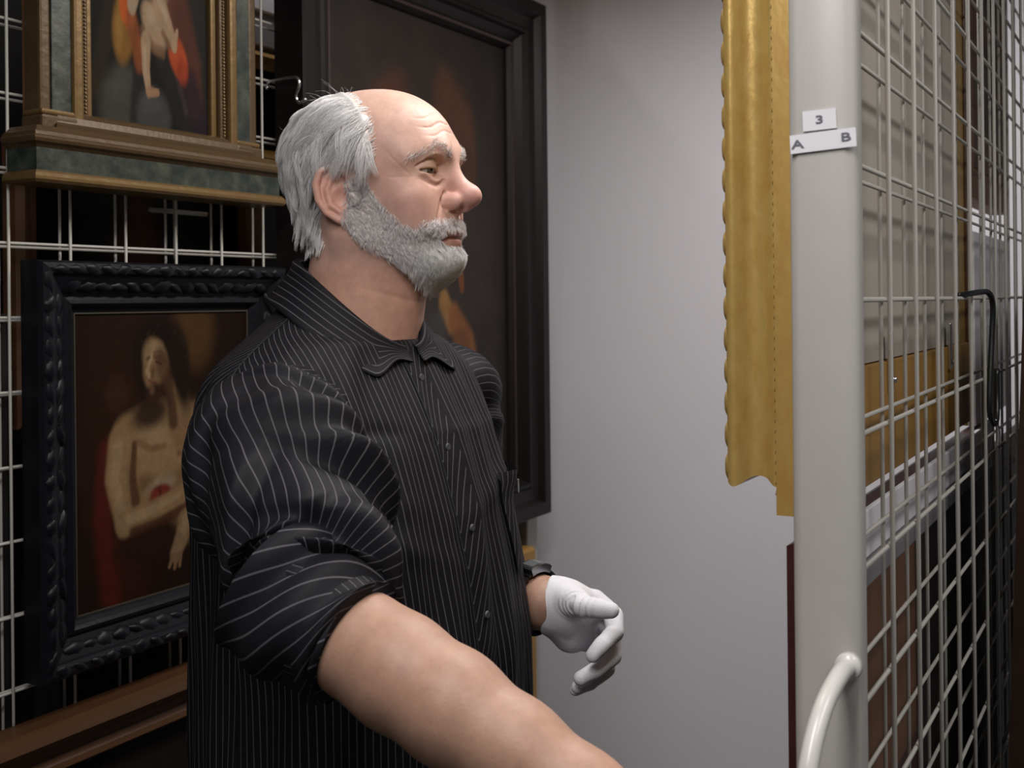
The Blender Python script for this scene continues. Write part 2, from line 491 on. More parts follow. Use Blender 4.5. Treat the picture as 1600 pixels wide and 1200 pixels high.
def text_mesh(body, size):
    cu = bpy.data.curves.new('letter', 'FONT'); cu.body = body; cu.size = size
    cu.align_x = 'CENTER'; cu.align_y = 'CENTER'; cu.offset = size * .018; cu.extrude = .0001
    ob = bpy.data.objects.new('letter', cu); COL.objects.link(ob)
    bpy.context.view_layer.update()
    me = bpy.data.meshes.new_from_object(ob.evaluated_get(bpy.context.evaluated_depsgraph_get()))
    bpy.data.objects.remove(ob); bpy.data.curves.remove(cu)
    return me
def letter(ch, size, parent, y, z, tilt):
    o = link('letter', text_mesh(ch, size), M_INK, parent)
    # text plane faces -p (towards the aisle end); reading direction is -y
    o.matrix_local = Matrix.Translation((-.0012, y, z)) @ Matrix(((0, 0, -1, 0), (-1, 0, 0, 0), (0, 1, 0, 0), (0, 0, 0, 1))) @ Matrix.Rotation(tilt, 4, 'Z') @ Matrix.Diagonal((1.25, .8, 1, 1))
    return o
def paper(name, y0, y1, z0, z1, tilt, loc):
    vs, fs = [], []
    m_ = box_mesh(name, -.0008, 0, y0, y1, z0, z1)
    o = link(name, m_, M_PAPER, rack2, loc); o.rotation_euler = (-tilt, 0, 0)
    return o
l1 = paper('number_label', -.0125, .0125, -.0075, .0075, .03, (.8645, .2255, 1.584))
letter('3', .0105, l1, 0, 0, 0); tag(l1, 'white paper label with the number 3')
l2 = paper('letter_label', -.025, .0242, -.007, .007, .05, (.8640, .2235, 1.568))
letter('A', .011, l2, .0185, -.0005, 0); letter('B', .011, l2, -.0175, .0005, 0)
tag(l2, 'white paper label with the letters A and B')

hp = smooth_path([(.866, .208, 1.178), (.836, .2085, 1.178), (.796, .210, 1.166), (.768, .212, 1.138), (.757, .213, 1.10), (.755, .213, 1.06),
                  (.755, .213, 1.0), (.755, .213, .93), (.760, .213, .895), (.785, .21, .868), (.83, .2085, .858), (.866, .208, .858)], 60)
hd = tube('handle', hp, .0068, mat('white_handle_coat', (.58, .565, .535), .25), rack2, 16)
for z in (1.178, .858):
    tube('handle_foot', [(.8655, .208, z), (.857, .208, z)], [.0105, .0095], MATS['white_handle_coat'], hd, 16)

# ================================================================== pictures on the far rack
def thing(name, label, cat, p, y, z, group=None, tilt=None):
    t = empty(name, W(p, y, z), RZ)
    return tag(t, label, cat, group)

# --- tabernacle frame with seated mother and child
tb = thing('tabernacle_frame', 'brown and green pillared altar frame around a seated robed figure with child', 'picture', 1.022, 1.336, 1.617)
TW = .420
def mould(name, x0, x1, segs, m, parent, ends=True):
    """moulding: segs list of (z, forward depth); front face along x with mitred returns at both ends"""
    vs, fs = [], []
    n = len(segs)
    for (z, f) in segs:
        f = f * .57; e = f - .034
        vs += [(x0 - e, 0, z), (x0 - e, -f, z), (x1 + e, -f, z), (x1 + e, 0, z)]
    for i in range(n - 1):
        a, b = i * 4, (i + 1) * 4
        for k in range(3): fs.append((a + k, a + k + 1, b + k + 1, b + k))
    fs.append((0, 3, 2, 1)); q = (n - 1) * 4; fs.append((q, q + 1, q + 2, q + 3))
    fs.append(tuple([i * 4 for i in range(n)] + [i * 4 + 3 for i in range(n - 1, -1, -1)]))
    bm = bmesh.new(); bv = [bm.verts.new(v) for v in vs]
    for f in fs: bm.faces.new([bv[i] for i in f])
    bmesh.ops.recalc_face_normals(bm, faces=bm.faces[:])
    me = bpy.data.meshes.new(name); bm.to_mesh(me); bm.free()
    return link(name, me, m, parent)
mould('base_lip', 0, TW, [(-.004, .112), (.0, .118), (.004, .118), (.009, .113), (.012, .108)], M_GILTLINE, tb)
mould('predella', 0, TW, [(.012, .104), (.042, .104)], M_GREEN, tb)
mould('ledge', 0, TW, [(.042, .104), (.046, .110), (.049, .118), (.053, .121), (.056, .121), (.058, .116), (.063, .112), (.066, .104), (.072, .094)], M_BROWNGILT, tb)
mould('sill', .03, TW - .03, [(.072, .082), (.078, .084), (.081, .078), (.09, .074), (.096, .064), (.1, .05)], M_BROWNGILT, tb)
PH = .56
def vprism(name, x0, x1, y0, y1, z0, z1, m, bev=.002): return box(name, x0, x1, y0, y1, z0, z1, m, tb, bev)
for s, x in ((0, .0), (1, TW)):
    d = 1 if s == 0 else -1
    def xx(a, b): return (min(x + d * a, x + d * b), max(x + d * a, x + d * b))
    pil = vprism('pillar_edge', *xx(0.0, .018), -0.0353, -.001, .072, PH, M_BROWNGILT, .004)
    vprism('pillar_panel', *xx(.018, .050), -0.0365, -.001, .085, PH, M_GREEN, .001)
    vprism('pillar_moulding', *xx(.050, .068), -0.0422, -.001, .085, PH, M_GILTLINE, .005)
    vprism('inner_moulding', *xx(.068, .082), -0.0331, -.001, .085, PH, M_BROWNGILT, .004)
    vprism('sight_moulding', *xx(.082, .094), -0.0262, -.001, .085, PH, M_GILTLINE, .003)
    b0, b1 = xx(-.004, .055)
    vprism('pillar_foot', b0, b1, -.044, 0, .070, .090, M_BROWNGILT, .004)
    vprism('pillar_foot', b0 + .002, b1 - .002, -.041, 0, .090, .098, M_GILTLINE, .003)
    # beaded strip beside the picture
    bm = bmesh.new()
    for k in range(86):
        mtx = Matrix.Translation((x + d * .075, -.0345, .102 + k * .0053))
        bmesh.ops.create_icosphere(bm, subdivisions=1, radius=.0021, matrix=mtx)
    me = bpy.data.meshes.new('bead_strip'); bm.to_mesh(me); bm.free()
    tag(link('bead_strip', me, M_GILTLINE, tb), kind='stuff')
mould('architrave', 0, TW, [(PH, .07), (PH + .01, .08), (PH + .03, .085), (PH + .04, .1), (PH + .05, .105), (PH + .055, .1)], M_BROWNGILT, tb)
mould('frieze', 0, TW, [(PH + .055, .075), (PH + .1, .075)], M_GREEN, tb)
mould('cornice', 0, TW, [(PH + .1, .08), (PH + .12, .1), (PH + .14, .13), (PH + .16, .135), (PH + .165, .13)], M_BROWNGILT, tb)
pa = Paint(150, 250, (.011, .010, .007)); pa.Y = pa.Y / .65
# picture 0..1 across, heights scaled so that the part in view is about y < .6
flesh, fleshd, fleshl = (.60, .40, .24), (.30, .155, .08), (.72, .52, .34)
pa.stroke([(.42, .95), (.20, .42), (.06, .12)], .07, .05, (.040, .026, .010), 1.0, .8)
pa.blob(.70, .60, .20, .34, (.20, .075, .045), 0, .8)
pa.stroke([(.80, .62), (.93, .40), (.99, .12)], .10, .09, (.034, .032, .028), .9, .9)
pa.stroke([(.90, .75), (.99, .5)], .03, .03, (.09, .055, .02), 1.0, .7)
pa.stroke([(.76, .40), (.86, .24), (.88, .12)], .08, .07, (.15, .050, .028), .9, .9)
pa.stroke([(.84, .16), (.93, .03)], .07, .08, (.030, .018, .028), .9, .8)
pa.blob(.62, .90, .14, .14, (.55, .36, .22), 0, .4); pa.blob(.62, 1.02, .17, .14, (.12, .05, .02), 0, .5)
pa.blob(.25, .075, .17, .125, (.085, .080, .062), 18, .6)
pa.blob(.24, .13, .10, .05, (.105, .10, .082), 20, 1.0, .7)
pa.stroke([(.40, .25), (.37, .10), (.36, 0)], .035, .05, (.022, .021, .018), .9, .9)
pa.blob(.52, .050, .145, .095, (.080, .082, .078), 0, .5)
pa.blob(.50, .09, .08, .03, (.115, .115, .105), 0, 1.1, .7)
pa.stroke([(.60, .25), (.70, .15), (.80, .0)], .06, .06, (.024, .022, .020), .8, .95)
pa.stroke([(.72, .20), (.80, .09)], .018, .02, (.07, .045, .045), 1.0, .8)
pa.blob(.275, .315, .088, .115, (.36, .17, .03), -12, .4)
pa.blob(.245, .33, .03, .08, (.50, .28, .06), -8, 1.0, .7)
pa.blob(.305, .385, .062, .062, (.80, .16, .025), -20, .5)
pa.stroke([(.34, .34), (.385, .27), (.40, .23)], .045, .045, (.40, .11, .03), .8, .85)
pa.blob(.73, .262, .092, .060, (.66, .11, .03), -32, .45)
pa.blob(.77, .22, .05, .045, (.48, .065, .022), -32, .8, .8)
pa.stroke([(.345, .40), (.385, .455), (.43, .50)], .038, .034, (.60, .43, .28), .4)
for q_ in ((.40, .46, .455, .52), (.415, .45, .475, .495), (.38, .47, .42, .54)): pa.stroke([q_[:2], q_[2:]], .011, .007, (.68, .50, .33), .6)
pa.blob(.565, .50, .09, .10, (.56, .37, .22), 0, .5)
pa.blob(.525, .345, .115, .062, flesh, -28, .4)
pa.blob(.50, .375, .06, .030, fleshl, -25, 1.0, .7)
pa.stroke([(.43, .325), (.52, .275), (.60, .265)], .018, .02, fleshd, 1.0, .75)
pa.stroke([(.57, .425), (.64, .36), (.70, .300)], .050, .026, flesh, .4)
pa.stroke([(.575, .435), (.63, .385)], .020, .014, fleshl, 1.0, .8)
pa.stroke([(.70, .295), (.725, .345)], .020, .012, (.62, .41, .25), .5)
pa.stroke([(.60, .33), (.66, .29)], .012, .014, fleshd, 1.0, .8)
pa.stroke([(.455, .285), (.455, .20), (.475, .135)], .040, .021, flesh, .4)
pa.stroke([(.447, .27), (.448, .20)], .014, .010, fleshl, 1.0, .8)
pa.stroke([(.475, .130), (.555, .132)], .020, .012, (.52, .29, .16), .5)
pa.c *= .46
cv = link('canvas', pa.mesh('canvas', TW - .188, PH - .095), M_PAINT, tb, (.094, -.018, .092))
box('backing', 0.0, TW, -.004, 0, .0, PH, M_UMBER, tb)

# --- black carved frame with the bowed bare-chested figure
BW, BH = .49, .566
bf = thing('carved_frame', 'black carved picture frame around a bowed bare-chested figure', 'picture', 1.015, 1.335, .947)
prof = [(.85 * a, .66 * b) for a, b in [(0, 0), (0, .050), (.004, .062), (.012, .068), (.020, .066), (.025, .058), (.029, .056), (.046, .044), (.058, .036), (.063, .040), (.069, .042), (.074, .036), (.080, .027), (.085, .024), (.085, 0)]]
frame_rails(prof, BW, BH, M_BLACKF, bf)
# carved leaves: one along the raised outer edge, a second kind in the hollow
def leaf_mesh(name, l, w, h):
    vs, fs = [], []
    nu, nv = 7, 5
    for i in range(nu):
        t = i / (nu - 1)
        wd = w * math.sin(math.pi * (t * .86 + .08)) ** .7
        for j in range(nv):
            s = j / (nv - 1) * 2 - 1
            z = h * (1 - s * s) * (.35 + .65 * math.sin(math.pi * min(1, t * .9 + .1))) * (1 - .35 * math.exp(-(s / .22) ** 2))
            vs.append((l * (t - .5), s * wd * .5 * (1 + .12 * math.sin(t * 15)), z))
    for i in range(nu - 1):
        for j in range(nv - 1):
            a = i * nv + j; fs.append((a, a + nv, a + nv + 1, a + 1))
    me = new_mesh(name, vs, fs, smooth=True); me.materials.append(M_BLACKF)
    return me
leafA = leaf_mesh('carved_leaf', .026, .016, .006); leafB = leaf_mesh('carved_leaf', .034, .02, .0075)
def place_leaf(me, x, f, z, along, slope):
    o = link('carved_leaf', me, None, bf)
    # local leaf z -> forward (-y), leaf x -> along the rail
    ax = Vector((math.cos(along), 0, math.sin(along))); up = Vector((0, -1, 0))
    inn = Vector((-math.sin(along), 0, math.cos(along)))
    up = (up + inn * slope).normalized(); sd = up.cross(ax)
    M = Matrix((ax, sd, up)).transposed().to_4x4(); M = M @ Matrix.Rotation(random.uniform(-.45, .45), 4, 'Z') @ Matrix.Diagonal((random.uniform(.8, 1.15), random.uniform(.7, 1.2), random.uniform(.7, 1.35), 1)); M.translation = (x, -f, z)
    o.matrix_local = M
for k in range(17):
    q = .03 + (BW - .06) * k / 16
    for z, al in ((.012, 0), (BH - .012, math.pi)): place_leaf(leafA, q, .043, z, al, 0)
    if 1 <= k <= 15 and k % 1 == 0:
        for z, al in ((.036, 0), (BH - .036, math.pi)): place_leaf(leafB, q, .0295, z, al, .5)
for k in range(18):
    q = .03 + (BH - .06) * k / 17
    for x, al in ((.012, -math.pi / 2), (BW - .012, math.pi / 2)): place_leaf(leafA, x, .043, q, al, 0)
    if 1 <= k <= 16:
        for x, al in ((.036, -math.pi / 2), (BW - .036, math.pi / 2)): place_leaf(leafB, x, .0295, q, al, .5)
pa = Paint(190, 220, (.020, .007, .003))
fl, fd, fdd = (.44, .265, .13), (.22, .10, .04), (.07, .022, .008)
pa.blob(.30, .55, .26, .5, (.035, .011, .004), 0, 1.0)
pa.blob(.66, .93, .12, .14, (.12, .055, .014), 0, 1.0)
pa.blob(.58, .82, .05, .12, (.075, .034, .010), 0, .9)
pa.blob(.22, .72, .06, .06, (.07, .028, .016), 20, 1.0, .7)
pa.stroke([(.17, .52), (.15, .3), (.19, .05)], .05, .06, (.12, .014, .006), 1.0, .9)      # robe
pa.stroke([(.23, .3), (.26, .14), (.3, .02)], .05, .07, (.05, .010, .005), .9, .8)
# torso: broad forms first, then shadows and lights
pa.blob(.44, .47, .20, .19, (.40, .235, .11), 0, .55)
pa.stroke([(.27, .575), (.44, .60), (.66, .54)], .07, .11, (.40, .235, .11), .6)
pa.blob(.62, .42, .14, .22, (.38, .225, .105), 0, .7)
pa.blob(.42, .54, .12, .07, (.50, .32, .165), 10, 1.1, .8)
pa.blob(.52, .43, .10, .10, (.47, .29, .145), 0, 1.2, .7)
pa.stroke([(.238, .55), (.212, .43), (.255, .285)], .062, .050, (.42, .25, .12), .5)
pa.stroke([(.225, .54), (.205, .43), (.235, .33)], .026, .022, (.53, .345, .185), 1.0, .8)
pa.stroke([(.312, .54), (.300, .43), (.315, .345)], .014, .024, (.13, .050, .020), 1.0, .9)
pa.stroke([(.33, .545), (.40, .515), (.48, .52)], .014, .012, (.27, .14, .06), 1.2, .7)
pa.stroke([(.36, .40), (.46, .375), (.56, .40)], .03, .03, (.22, .11, .045), 1.2, .7)
pa.blob(.565, .485, .016, .012, (.24, .10, .05), 0, .9, .7)
pa.stroke([(.64, .55), (.62, .44), (.66, .36)], .02, .03, (.20, .095, .04), 1.2, .7)
# crossed forearm, bunched cloth, lower hand
pa.blob(.46, .385, .085, .03, (.50, .36, .22), 8, .8, .7)
pa.blob(.455, .345, .062, .040, (.20, .028, .014), 5, .5)
pa.blob(.425, .352, .024, .020, (.30, .05, .025), 0, .8, .8); pa.blob(.48, .358, .026, .022, (.27, .045, .022), 0, .8, .8)
pa.stroke([(.45, .365), (.455, .33)], .005, .006, (.07, .010, .006), .9, .8)
pa.stroke([(.255, .270), (.40, .290), (.54, .325), (.66, .34)], .048, .030, (.41, .245, .12), .5)
pa.stroke([(.28, .285), (.42, .305), (.56, .335)], .018, .012, (.52, .34, .185), 1.0, .8)
pa.stroke([(.30, .235), (.44, .25), (.60, .285)], .022, .020, (.10, .032, .012), 1.1, .9)
pa.blob(.40, .19, .19, .05, (.030, .010, .004), 4, .9, .9)
pa.stroke([(.60, .235), (.575, .18), (.535, .125)], .046, .030, (.35, .215, .11), .6)
pa.stroke([(.60, .24), (.585, .20)], .022, .018, (.45, .30, .165), 1.0, .8)
for q_ in ((.52, .12, .50, .085), (.545, .115, .53, .075), (.565, .12, .56, .08)): pa.stroke([q_[:2], q_[2:]], .011, .008, (.27, .15, .075), .8)
# neck and bowed head
pa.stroke([(.53, .78), (.565, .68), (.59, .57)], .040, .075, (.36, .21, .10), .6)
pa.stroke([(.505, .74), (.525, .66), (.53, .60)], .022, .028, (.08, .032, .014), 1.0, .85)
pa.blob(.40, .645, .10, .055, (.020, .008, .004), 10, 1.0, .9)
pa.blob(.46, .86, .15, .115, (.014, .006, .003), -25, .6)
pa.blob(.575, .80, .055, .16, (.020, .009, .0045), 12, .7)
pa.blob(.355, .80, .045, .11, (.016, .007, .0035), 12, .8, .8)
pa.blob(.432, .828, .064, .080, (.40, .245, .12), 32, .5)
pa.blob(.412, .772, .044, .060, (.33, .19, .09), 26, .6)
pa.blob(.43, .862, .04, .028, (.52, .345, .185), 20, 1.2, .8)
pa.blob(.478, .792, .036, .080, (.13, .055, .024), 20, 1.0, .85)
pa.stroke([(.408, .838), (.384, .786), (.398, .774)], .008, .010, (.55, .37, .205), .9, .9)
pa.stroke([(.418, .79), (.412, .77)], .010, .010, (.18, .08, .035), 1.0, .7)
pa.stroke([(.428, .838), (.452, .834), (.474, .822)], .010, .012, (.15, .065, .03), 1.1, .85)
pa.stroke([(.432, .822), (.466, .812)], .0035, .0035, (.06, .022, .010), .9, .9)
pa.stroke([(.386, .832), (.398, .838)], .006, .006, (.14, .06, .028), 1.0, .8)
pa.stroke([(.425, .853), (.465, .858), (.492, .838)], .006, .005, (.18, .085, .04), 1.0, .7)
pa.stroke([(.394, .756), (.428, .746)], .0055, .005, (.24, .09, .05), .9, .85)
pa.blob(.428, .712, .046, .034, (.055, .024, .011), 14, .9)
pa.blob(.412, .722, .014, .016, (.26, .14, .07), 0, 1.0, .6)
for k in range(18):
    a = random.uniform(-.2, 2.9); r = random.uniform(.105, .14)
    x, y = .47 + r * math.cos(a), .855 + r * .72 * math.sin(a)
    pa.stroke([(x, y), (x + random.uniform(-.03, .03), y + random.uniform(-.02, .03))], .003, .002, (.05, .028, .012), .9, .6)
brush = 1 + .035 * np.sin(pa.X * 70 + 9 * np.sin(pa.Y * 23)) * np.sin(pa.Y * 55 + 7 * np.sin(pa.X * 17))
pa.c *= brush[..., None]
pa.c *= .46
link('canvas', pa.mesh('canvas', BW - .142, BH - .142), M_PAINT, bf, (.071, -.0145, .071))
for i in range(4):
    link('sight_edge', rail_mesh('sight_edge', [(.0715, .012), (.0715, .0172), (.0735, .0172), (.0735, .012)], BW, BH, i), mat('thin_gilt_edge', (.07, .06, .045), .4, .3), bf)
box('backing', .01, BW - .01, -.006, 0, .01, BH - .01, M_UMBER, bf)

# --- brown moulded frame below it
brf = thing('wooden_frame', 'plain brown wooden picture frame below the black carved one', 'picture', .82, 1.335, .25)
frame_rails([(0, 0), (0, .04), (.006, .056), (.016, .06), (.024, .054), (.034, .040), (.048, .034), (.056, .040), (.064, .042), (.070, .034), (.07, 0)], .72, .645, M_BROWNW, brf)
pa = Paint(40, 40, (.006, .005, .004)); pa.blob(.5, .5, .3, .4, (.02, .012, .008), 0, 1)
link('canvas', pa.mesh('canvas', .584, .509), M_PAINT, brf, (.068, -.02, .068))

# --- large ebony framed dark picture
EW, EH = .884, 1.20
ef = thing('ebony_frame', 'large dark ebony picture frame with a shadowy brown painting behind the man', 'picture', 1.528, 1.337, .951)
prof = [(0, 0), (0, .062), (.003, .066), (.030, .066), (.034, .060), (.040, .052), (.048, .050), (.066, .048), (.071, .053), (.079, .053), (.083, .044), (.098, .030), (.104, .032), (.112, .032), (.118, .022), (.120, .012), (.120, 0)]
frame_rails(prof, EW, EH, M_EBONY, ef)
for i in range(4):   # brown worn inner bead
    link('inner_bead', rail_mesh('inner_bead', [(.1035, .028), (.105, .0335), (.111, .0335), (.1125, .028)], EW, EH, i), M_EBONYR, ef)
pa = Paint(180, 260, (.020, .016, .014))
og, ogd = (.16, .060, .022), (.060, .026, .014)
pa.blob(.5, .55, .5, .5, (.030, .022, .018), 0, 1.2)
pa.blob(.28, .80, .13, .05, (.075, .027, .014), 25, 1.0, .9); pa.blob(.36, .76, .07, .06, (.10, .034, .015), 0, 1.0, .8)
pa.stroke([(.62, .84), (.74, .79), (.76, .70)], .07, .05, (.080, .032, .015), 1.0, .9)
pa.blob(.68, .71, .1, .05, (.06, .026, .014), 0, 1.0, .8)
pa.stroke([(.70, .47), (.71, .43)], .018, .014, (.16, .055, .02), .7)
pa.stroke([(.44, .38), (.47, .32)], .035, .025, (.17, .085, .028), .8)
pa.stroke([(.60, .395), (.64, .355)], .03, .03, (.22, .11, .035), .7)
pa.stroke([(.66, .36), (.74, .30), (.76, .24)], .035, .05, (.19, .075, .025), .7)
pa.stroke([(.70, .27), (.70, .16), (.67, .08)], .06, .025, (.14, .055, .02), .8)
pa.stroke([(.55, .32), (.5, .2), (.46, .05)], .06, .06, (.045, .04, .036), .9)
pa.stroke([(.42, .30), (.44, .2)], .035, .03, (.10, .045, .022), .9, .8)
pa.blob(.78, .22, .07, .05, (.05, .02, .014), 0, .8, .8)
link('canvas', pa.mesh('canvas', EW - .236, EH - .236), mat('varnished_paint', attr='col', rough=.55, spec=.25, noise=.3, nscale=14, bump=.08, bscale=120), ef, (.118, -.014, .118))
box('backing', .01, EW - .01, -.006, 0, .01, EH - .01, M_UMBER, ef)

# --- ochre framed picture under it
of = thing('ochre_picture', 'ochre wooden picture frame hanging under the ebony one beside the gloved hand', 'picture', 1.74, 1.33, .24)
frame_rails([(0, 0), (0, .035), (.006, .046), (.03, .046), (.042, .03), (.056, .026), (.06, .015), (.06, 0)], .617, .64, M_OCHRE, of)
pa = Paint(30, 30, (.012, .009, .006))
link('canvas', pa.mesh('canvas', .501, .524), M_PAINT, of, (.058, -.012, .058))

# --- steel hooks on the wires
def shook(label, p, y, z, parent=None):
    t = thing('steel_hook', label, 'hook', p, y, z)
    pts = smooth_path([(0, .056, -.004), (0, .052, .005), (0, .03, .0075), (0, 0, .008), (0, -.012, .006), (0, -.016, -.004), (.001, -.012, -.014), (.003, -.006, -.022), (.004, -.008, -.032), (.004, -.016, -.036), (.004, -.024, -.031)], 36)
    tube('bent_rod', pts, .0023, M_STEEL, t, 10)
    for q in (0, -1):
        bm = bmesh.new(); bmesh.ops.create_uvsphere(bm, u_segments=10, v_segments=8, radius=.0034)
        me = bpy.data.meshes.new('ball_tip'); bm.to_mesh(me); bm.free()
        for f in me.polygons: f.use_smooth = True
        link('ball_tip', me, M_STEEL, t, tuple(pts[q]))
    return t
shook('bright bent steel hook on the mesh next to the ebony frame', 1.512, 1.285, 1.826)
bar = thing('white_bracket', 'short white bar clipped to the mesh under the altar frame', 'bracket', 1.265, 1.36, 1.598)
tube('bar', [(0, 0, 0), (.12, 0, .0)], .0038, M_WIRE, bar, 8); tube('stem', [(.055, .003, .02), (.055, .003, -.075)], .0035, M_WIRE, bar, 8)

# --- dim pictures stored on the next rack behind the mesh
def back_picture(label, p, z, w, h, y, frame_mat, canvas_col, spots=(), rail=.06):
    t = thing('stored_picture', label, 'picture', p, y, z, 'pictures stored behind the mesh')
    frame_rails([(0, 0), (0, .03), (.01, .04), (rail * .7, .02), (rail, .015), (rail, 0)], w, h, frame_mat, t)
    q = Paint(40, 40, canvas_col)
    for s in spots: q.blob(*s)
    link('canvas', q.mesh('canvas', w - 2 * rail + .004, h - 2 * rail + .004), M_PAINT, t, (rail - .002, -.012, rail - .002))
    return t
back_picture('tall shadowy picture behind the mesh at the picture edge', .62, .72, .52, .72, 1.56, M_DARK, (.006, .004, .003), [(.75, .45, .12, .1, (.06, .02, .01), 0, .8), (.7, .2, .1, .08, (.05, .012, .008), 0, .9)])
back_picture('shadowy brown picture seen through the mesh under the altar frame', 1.17, 1.26, .56, .46, 1.58, M_UMBER, (.005, .004, .003), [(.45, .6, .12, .3, (.03, .012, .006), 0, .8)], .05)
back_picture('dark picture with ochre frame behind the mesh beside the altar frame', 1.42, 1.73, .60, .22, 1.585, M_WOODBACK, (.004, .003, .003), (), .03)
back_picture('low shadowy picture behind the mesh under the black frame', 1.18, .3, .70, .72, 1.56, M_DARK, (.006, .005, .004))
wb = thing('white_box', 'pale grey archive box behind the mesh beside the ebony frame', 'box', 1.62, 1.60, 1.975)
box('tray', 0, .42, 0, .25, 0, .10, M_GREYB, wb, .004); box('lid', -.006, .426, -.006, .256, .07, .105, M_WHITEB, wb, .004)
# added black sheet standing in for the darkness deep behind the mesh
dp = thing('dark_backdrop', 'added black sheet standing in for the darkness behind the mesh', 'backdrop', .35, 1.95, 0)
box('dark_sheet', 0, 2.24, 0, .03, .04, 2.6, M_DARK, dp); box('foot_rail', 0, 2.24, -.01, .04, 0, .05, M_DARK, dp)

# ================================================================== pictures on the near rack
# --- gilded frame, seen from its edge; faces the far rack (+y)
GW, GH = .86, 1.02
gf = thing('gilded_frame', 'deep gilded picture frame with scalloped edge on the near rack', 'picture', .932, .252, 1.272)
frame_rails([(0, 0), (0, .030), (.03, .030), (.09, .030), (.09, 0)], GW, GH, M_GOLDB, gf, 1)
prof = [(.030, .030)] + [tuple(q) for q in smooth_path([(.022, .0315), (.0200, .036), (.0215, .040), (.026, .046), (.0275, .053), (.026, .060), (.0215, .066), (.0185, .071), (.0185, .075), (.022, .079), (.03, .08)], 40)] + [(.05, .07), (.09, .05), (.13, .045), (.13, .030)]
for o in frame_rails(prof, GW, GH, M_GOLD, gf, 1):
    for q in o.data.polygons: q.use_smooth = len(q.vertices) == 4 and q.area < .01
# scalloped shells along the front outer edge, both upright sides and top/bottom
def scallop_mesh(l, d, h):
    vs, fs = [], []; nu, nv = 9, 6
    for i in range(nu):
        t = i / (nu - 1) * 2 - 1; c = math.sqrt(max(0, 1 - abs(t) ** 2.6))
        for j in range(nv):
            a = math.pi * j / (nv - 1)
            vs.append((-h * c * math.cos(a) , d * c * math.sin(a), t * l / 2))
    for i in range(nu - 1):
        for j in range(nv - 1):
            q = i * nv + j; fs.append((q, q + 1, q + nv + 1, q + nv))
    me = new_mesh('scallop', vs, fs, smooth=True); me.materials.append(M_GOLD)
    return me
scm = scallop_mesh(.0275, .0060, .010)
ns = 35
for k in range(ns):
    z = .034 + k * .0275
    for x in (.030, GW - .030):
        link('scallop', scm, None, gf, (x, .0775, z))
for k in range(28):
    for z in (.030, GH - .030):
        o = link('scallop', scm, None, gf, (.045 + k * .0285, .0775, z)); o.rotation_euler = (0, math.pi / 2, 0)
bm = bmesh.new()
for k in range(int((GH - .03) / .0087)):
    for x in (.0185, GW - .0185):
        bmesh.ops.create_icosphere(bm, subdivisions=1, radius=.0031, matrix=Matrix.Translation((x, .0335, .015 + k * .0087)))
me = bpy.data.meshes.new('bead_row'); bm.to_mesh(me); bm.free()
tag(link('bead_row', me, M_GILTLINE, gf), kind='stuff')
box('backing_board', .10, GW - .045, .001, .012, .115, GH - .05, M_BOARD, gf, .001)
box('stretcher', .05, GW - .04, -.004, .006, .0, .114, M_WOODBACK, gf, .002)
box('stretcher', GW - .045, GW - .005, -.004, .006, .0, GH, M_BROWNW, gf, .002)
for x in (.27, .64):
    pl = box('mirror_plate', x, x + .014, -.008, -.004, .085, .145, M_STEEL, gf, .001)
    tube('screw', [(x + .007, -.0085, .095), (x + .007, -.012, .095)], .003, M_STEEL, pl, 8)
box('canvas', .1, GW - .1, .02, .028, .1, GH - .1, M_DARK, gf)

# --- dark red framed picture below, back side with pale taped top
rf = thing('red_frame', 'dark red framed picture hanging below the gilded one on the near rack', 'picture', .935, .254, .62)
frame_rails([(0, 0), (0, .014), (.004, .022), (.02, .026), (.04, .02), (.05, .012), (.05, 0)], 1.08, .63, M_DARKRED, rf, 1)
box('paper_tape', .0, 1.08, -.006, -.0005, .586, .6305, M_WHITEB, rf, .001)
box('grey_tape', .0, 1.08, -.004, -.0005, .556, .586, M_GREYB, rf, .001)
box('wood_panel', .02, .42, -.003, .006, .34, .56, M_UMBER, rf, .001)
box('wood_panel', .42, 1.06, -.003, .006, .05, .56, M_DARK, rf, .001)
box('wood_panel', .02, .42, -.003, .006, .05, .34, M_DARKRED, rf, .001)
box('canvas', .045, 1.03, .006, .012, .045, .585, M_DARK, rf)
# --- white board and dark picture further along
wp = thing('white_painting_back', 'white backed panel hanging further along the near rack', 'panel', 1.86, .254, 1.255)
box('board', 0, .40, 0, .012, 0, .295, M_WHITEB, wp, .001)
for z in (0, .283): box('batten', 0, .40, .012, .026, z, z + .012, M_OCHRE, wp)
up = thing('umber_picture', 'dark umber picture back above the white panel on the near rack', 'picture', 1.82, .254, 1.60)
frame_rails([(0, 0), (0, .03), (.02, .036), (.05, .02), (.05, 0)], .46, .66, M_UMBER, up, 1)
box('canvas', .045, .415, .0, .012, .045, .615, mat('umber_canvas', (.05, .035, .026), .7, noise=.4, nscale=9, color2=(.10, .045, .02)), up)
lp = thing('honey_painting_back', 'small honey brown panel low on the near rack', 'panel', 1.18, .254, .22)
box('board', 0, .4, 0, .015, 0, .34, M_WOODBACK, lp, .002); box('batten', 0, .4, .015, .03, .15, .2, M_OCHRE, lp)

bk = thing('added_dark_panel', 'black panel added to darken the gap low at the far end of the near rack', 'picture', 2.05, .254, .25)  # added black panel, keeps the bright wall from showing through the mesh
frame_rails([(0, 0), (0, .02), (.03, .024), (.05, .012), (.05, 0)], .50, .94, M_DARK, bk, 1)
box('canvas', .045, .455, 0, .01, .045, .895, M_DARK, bk)
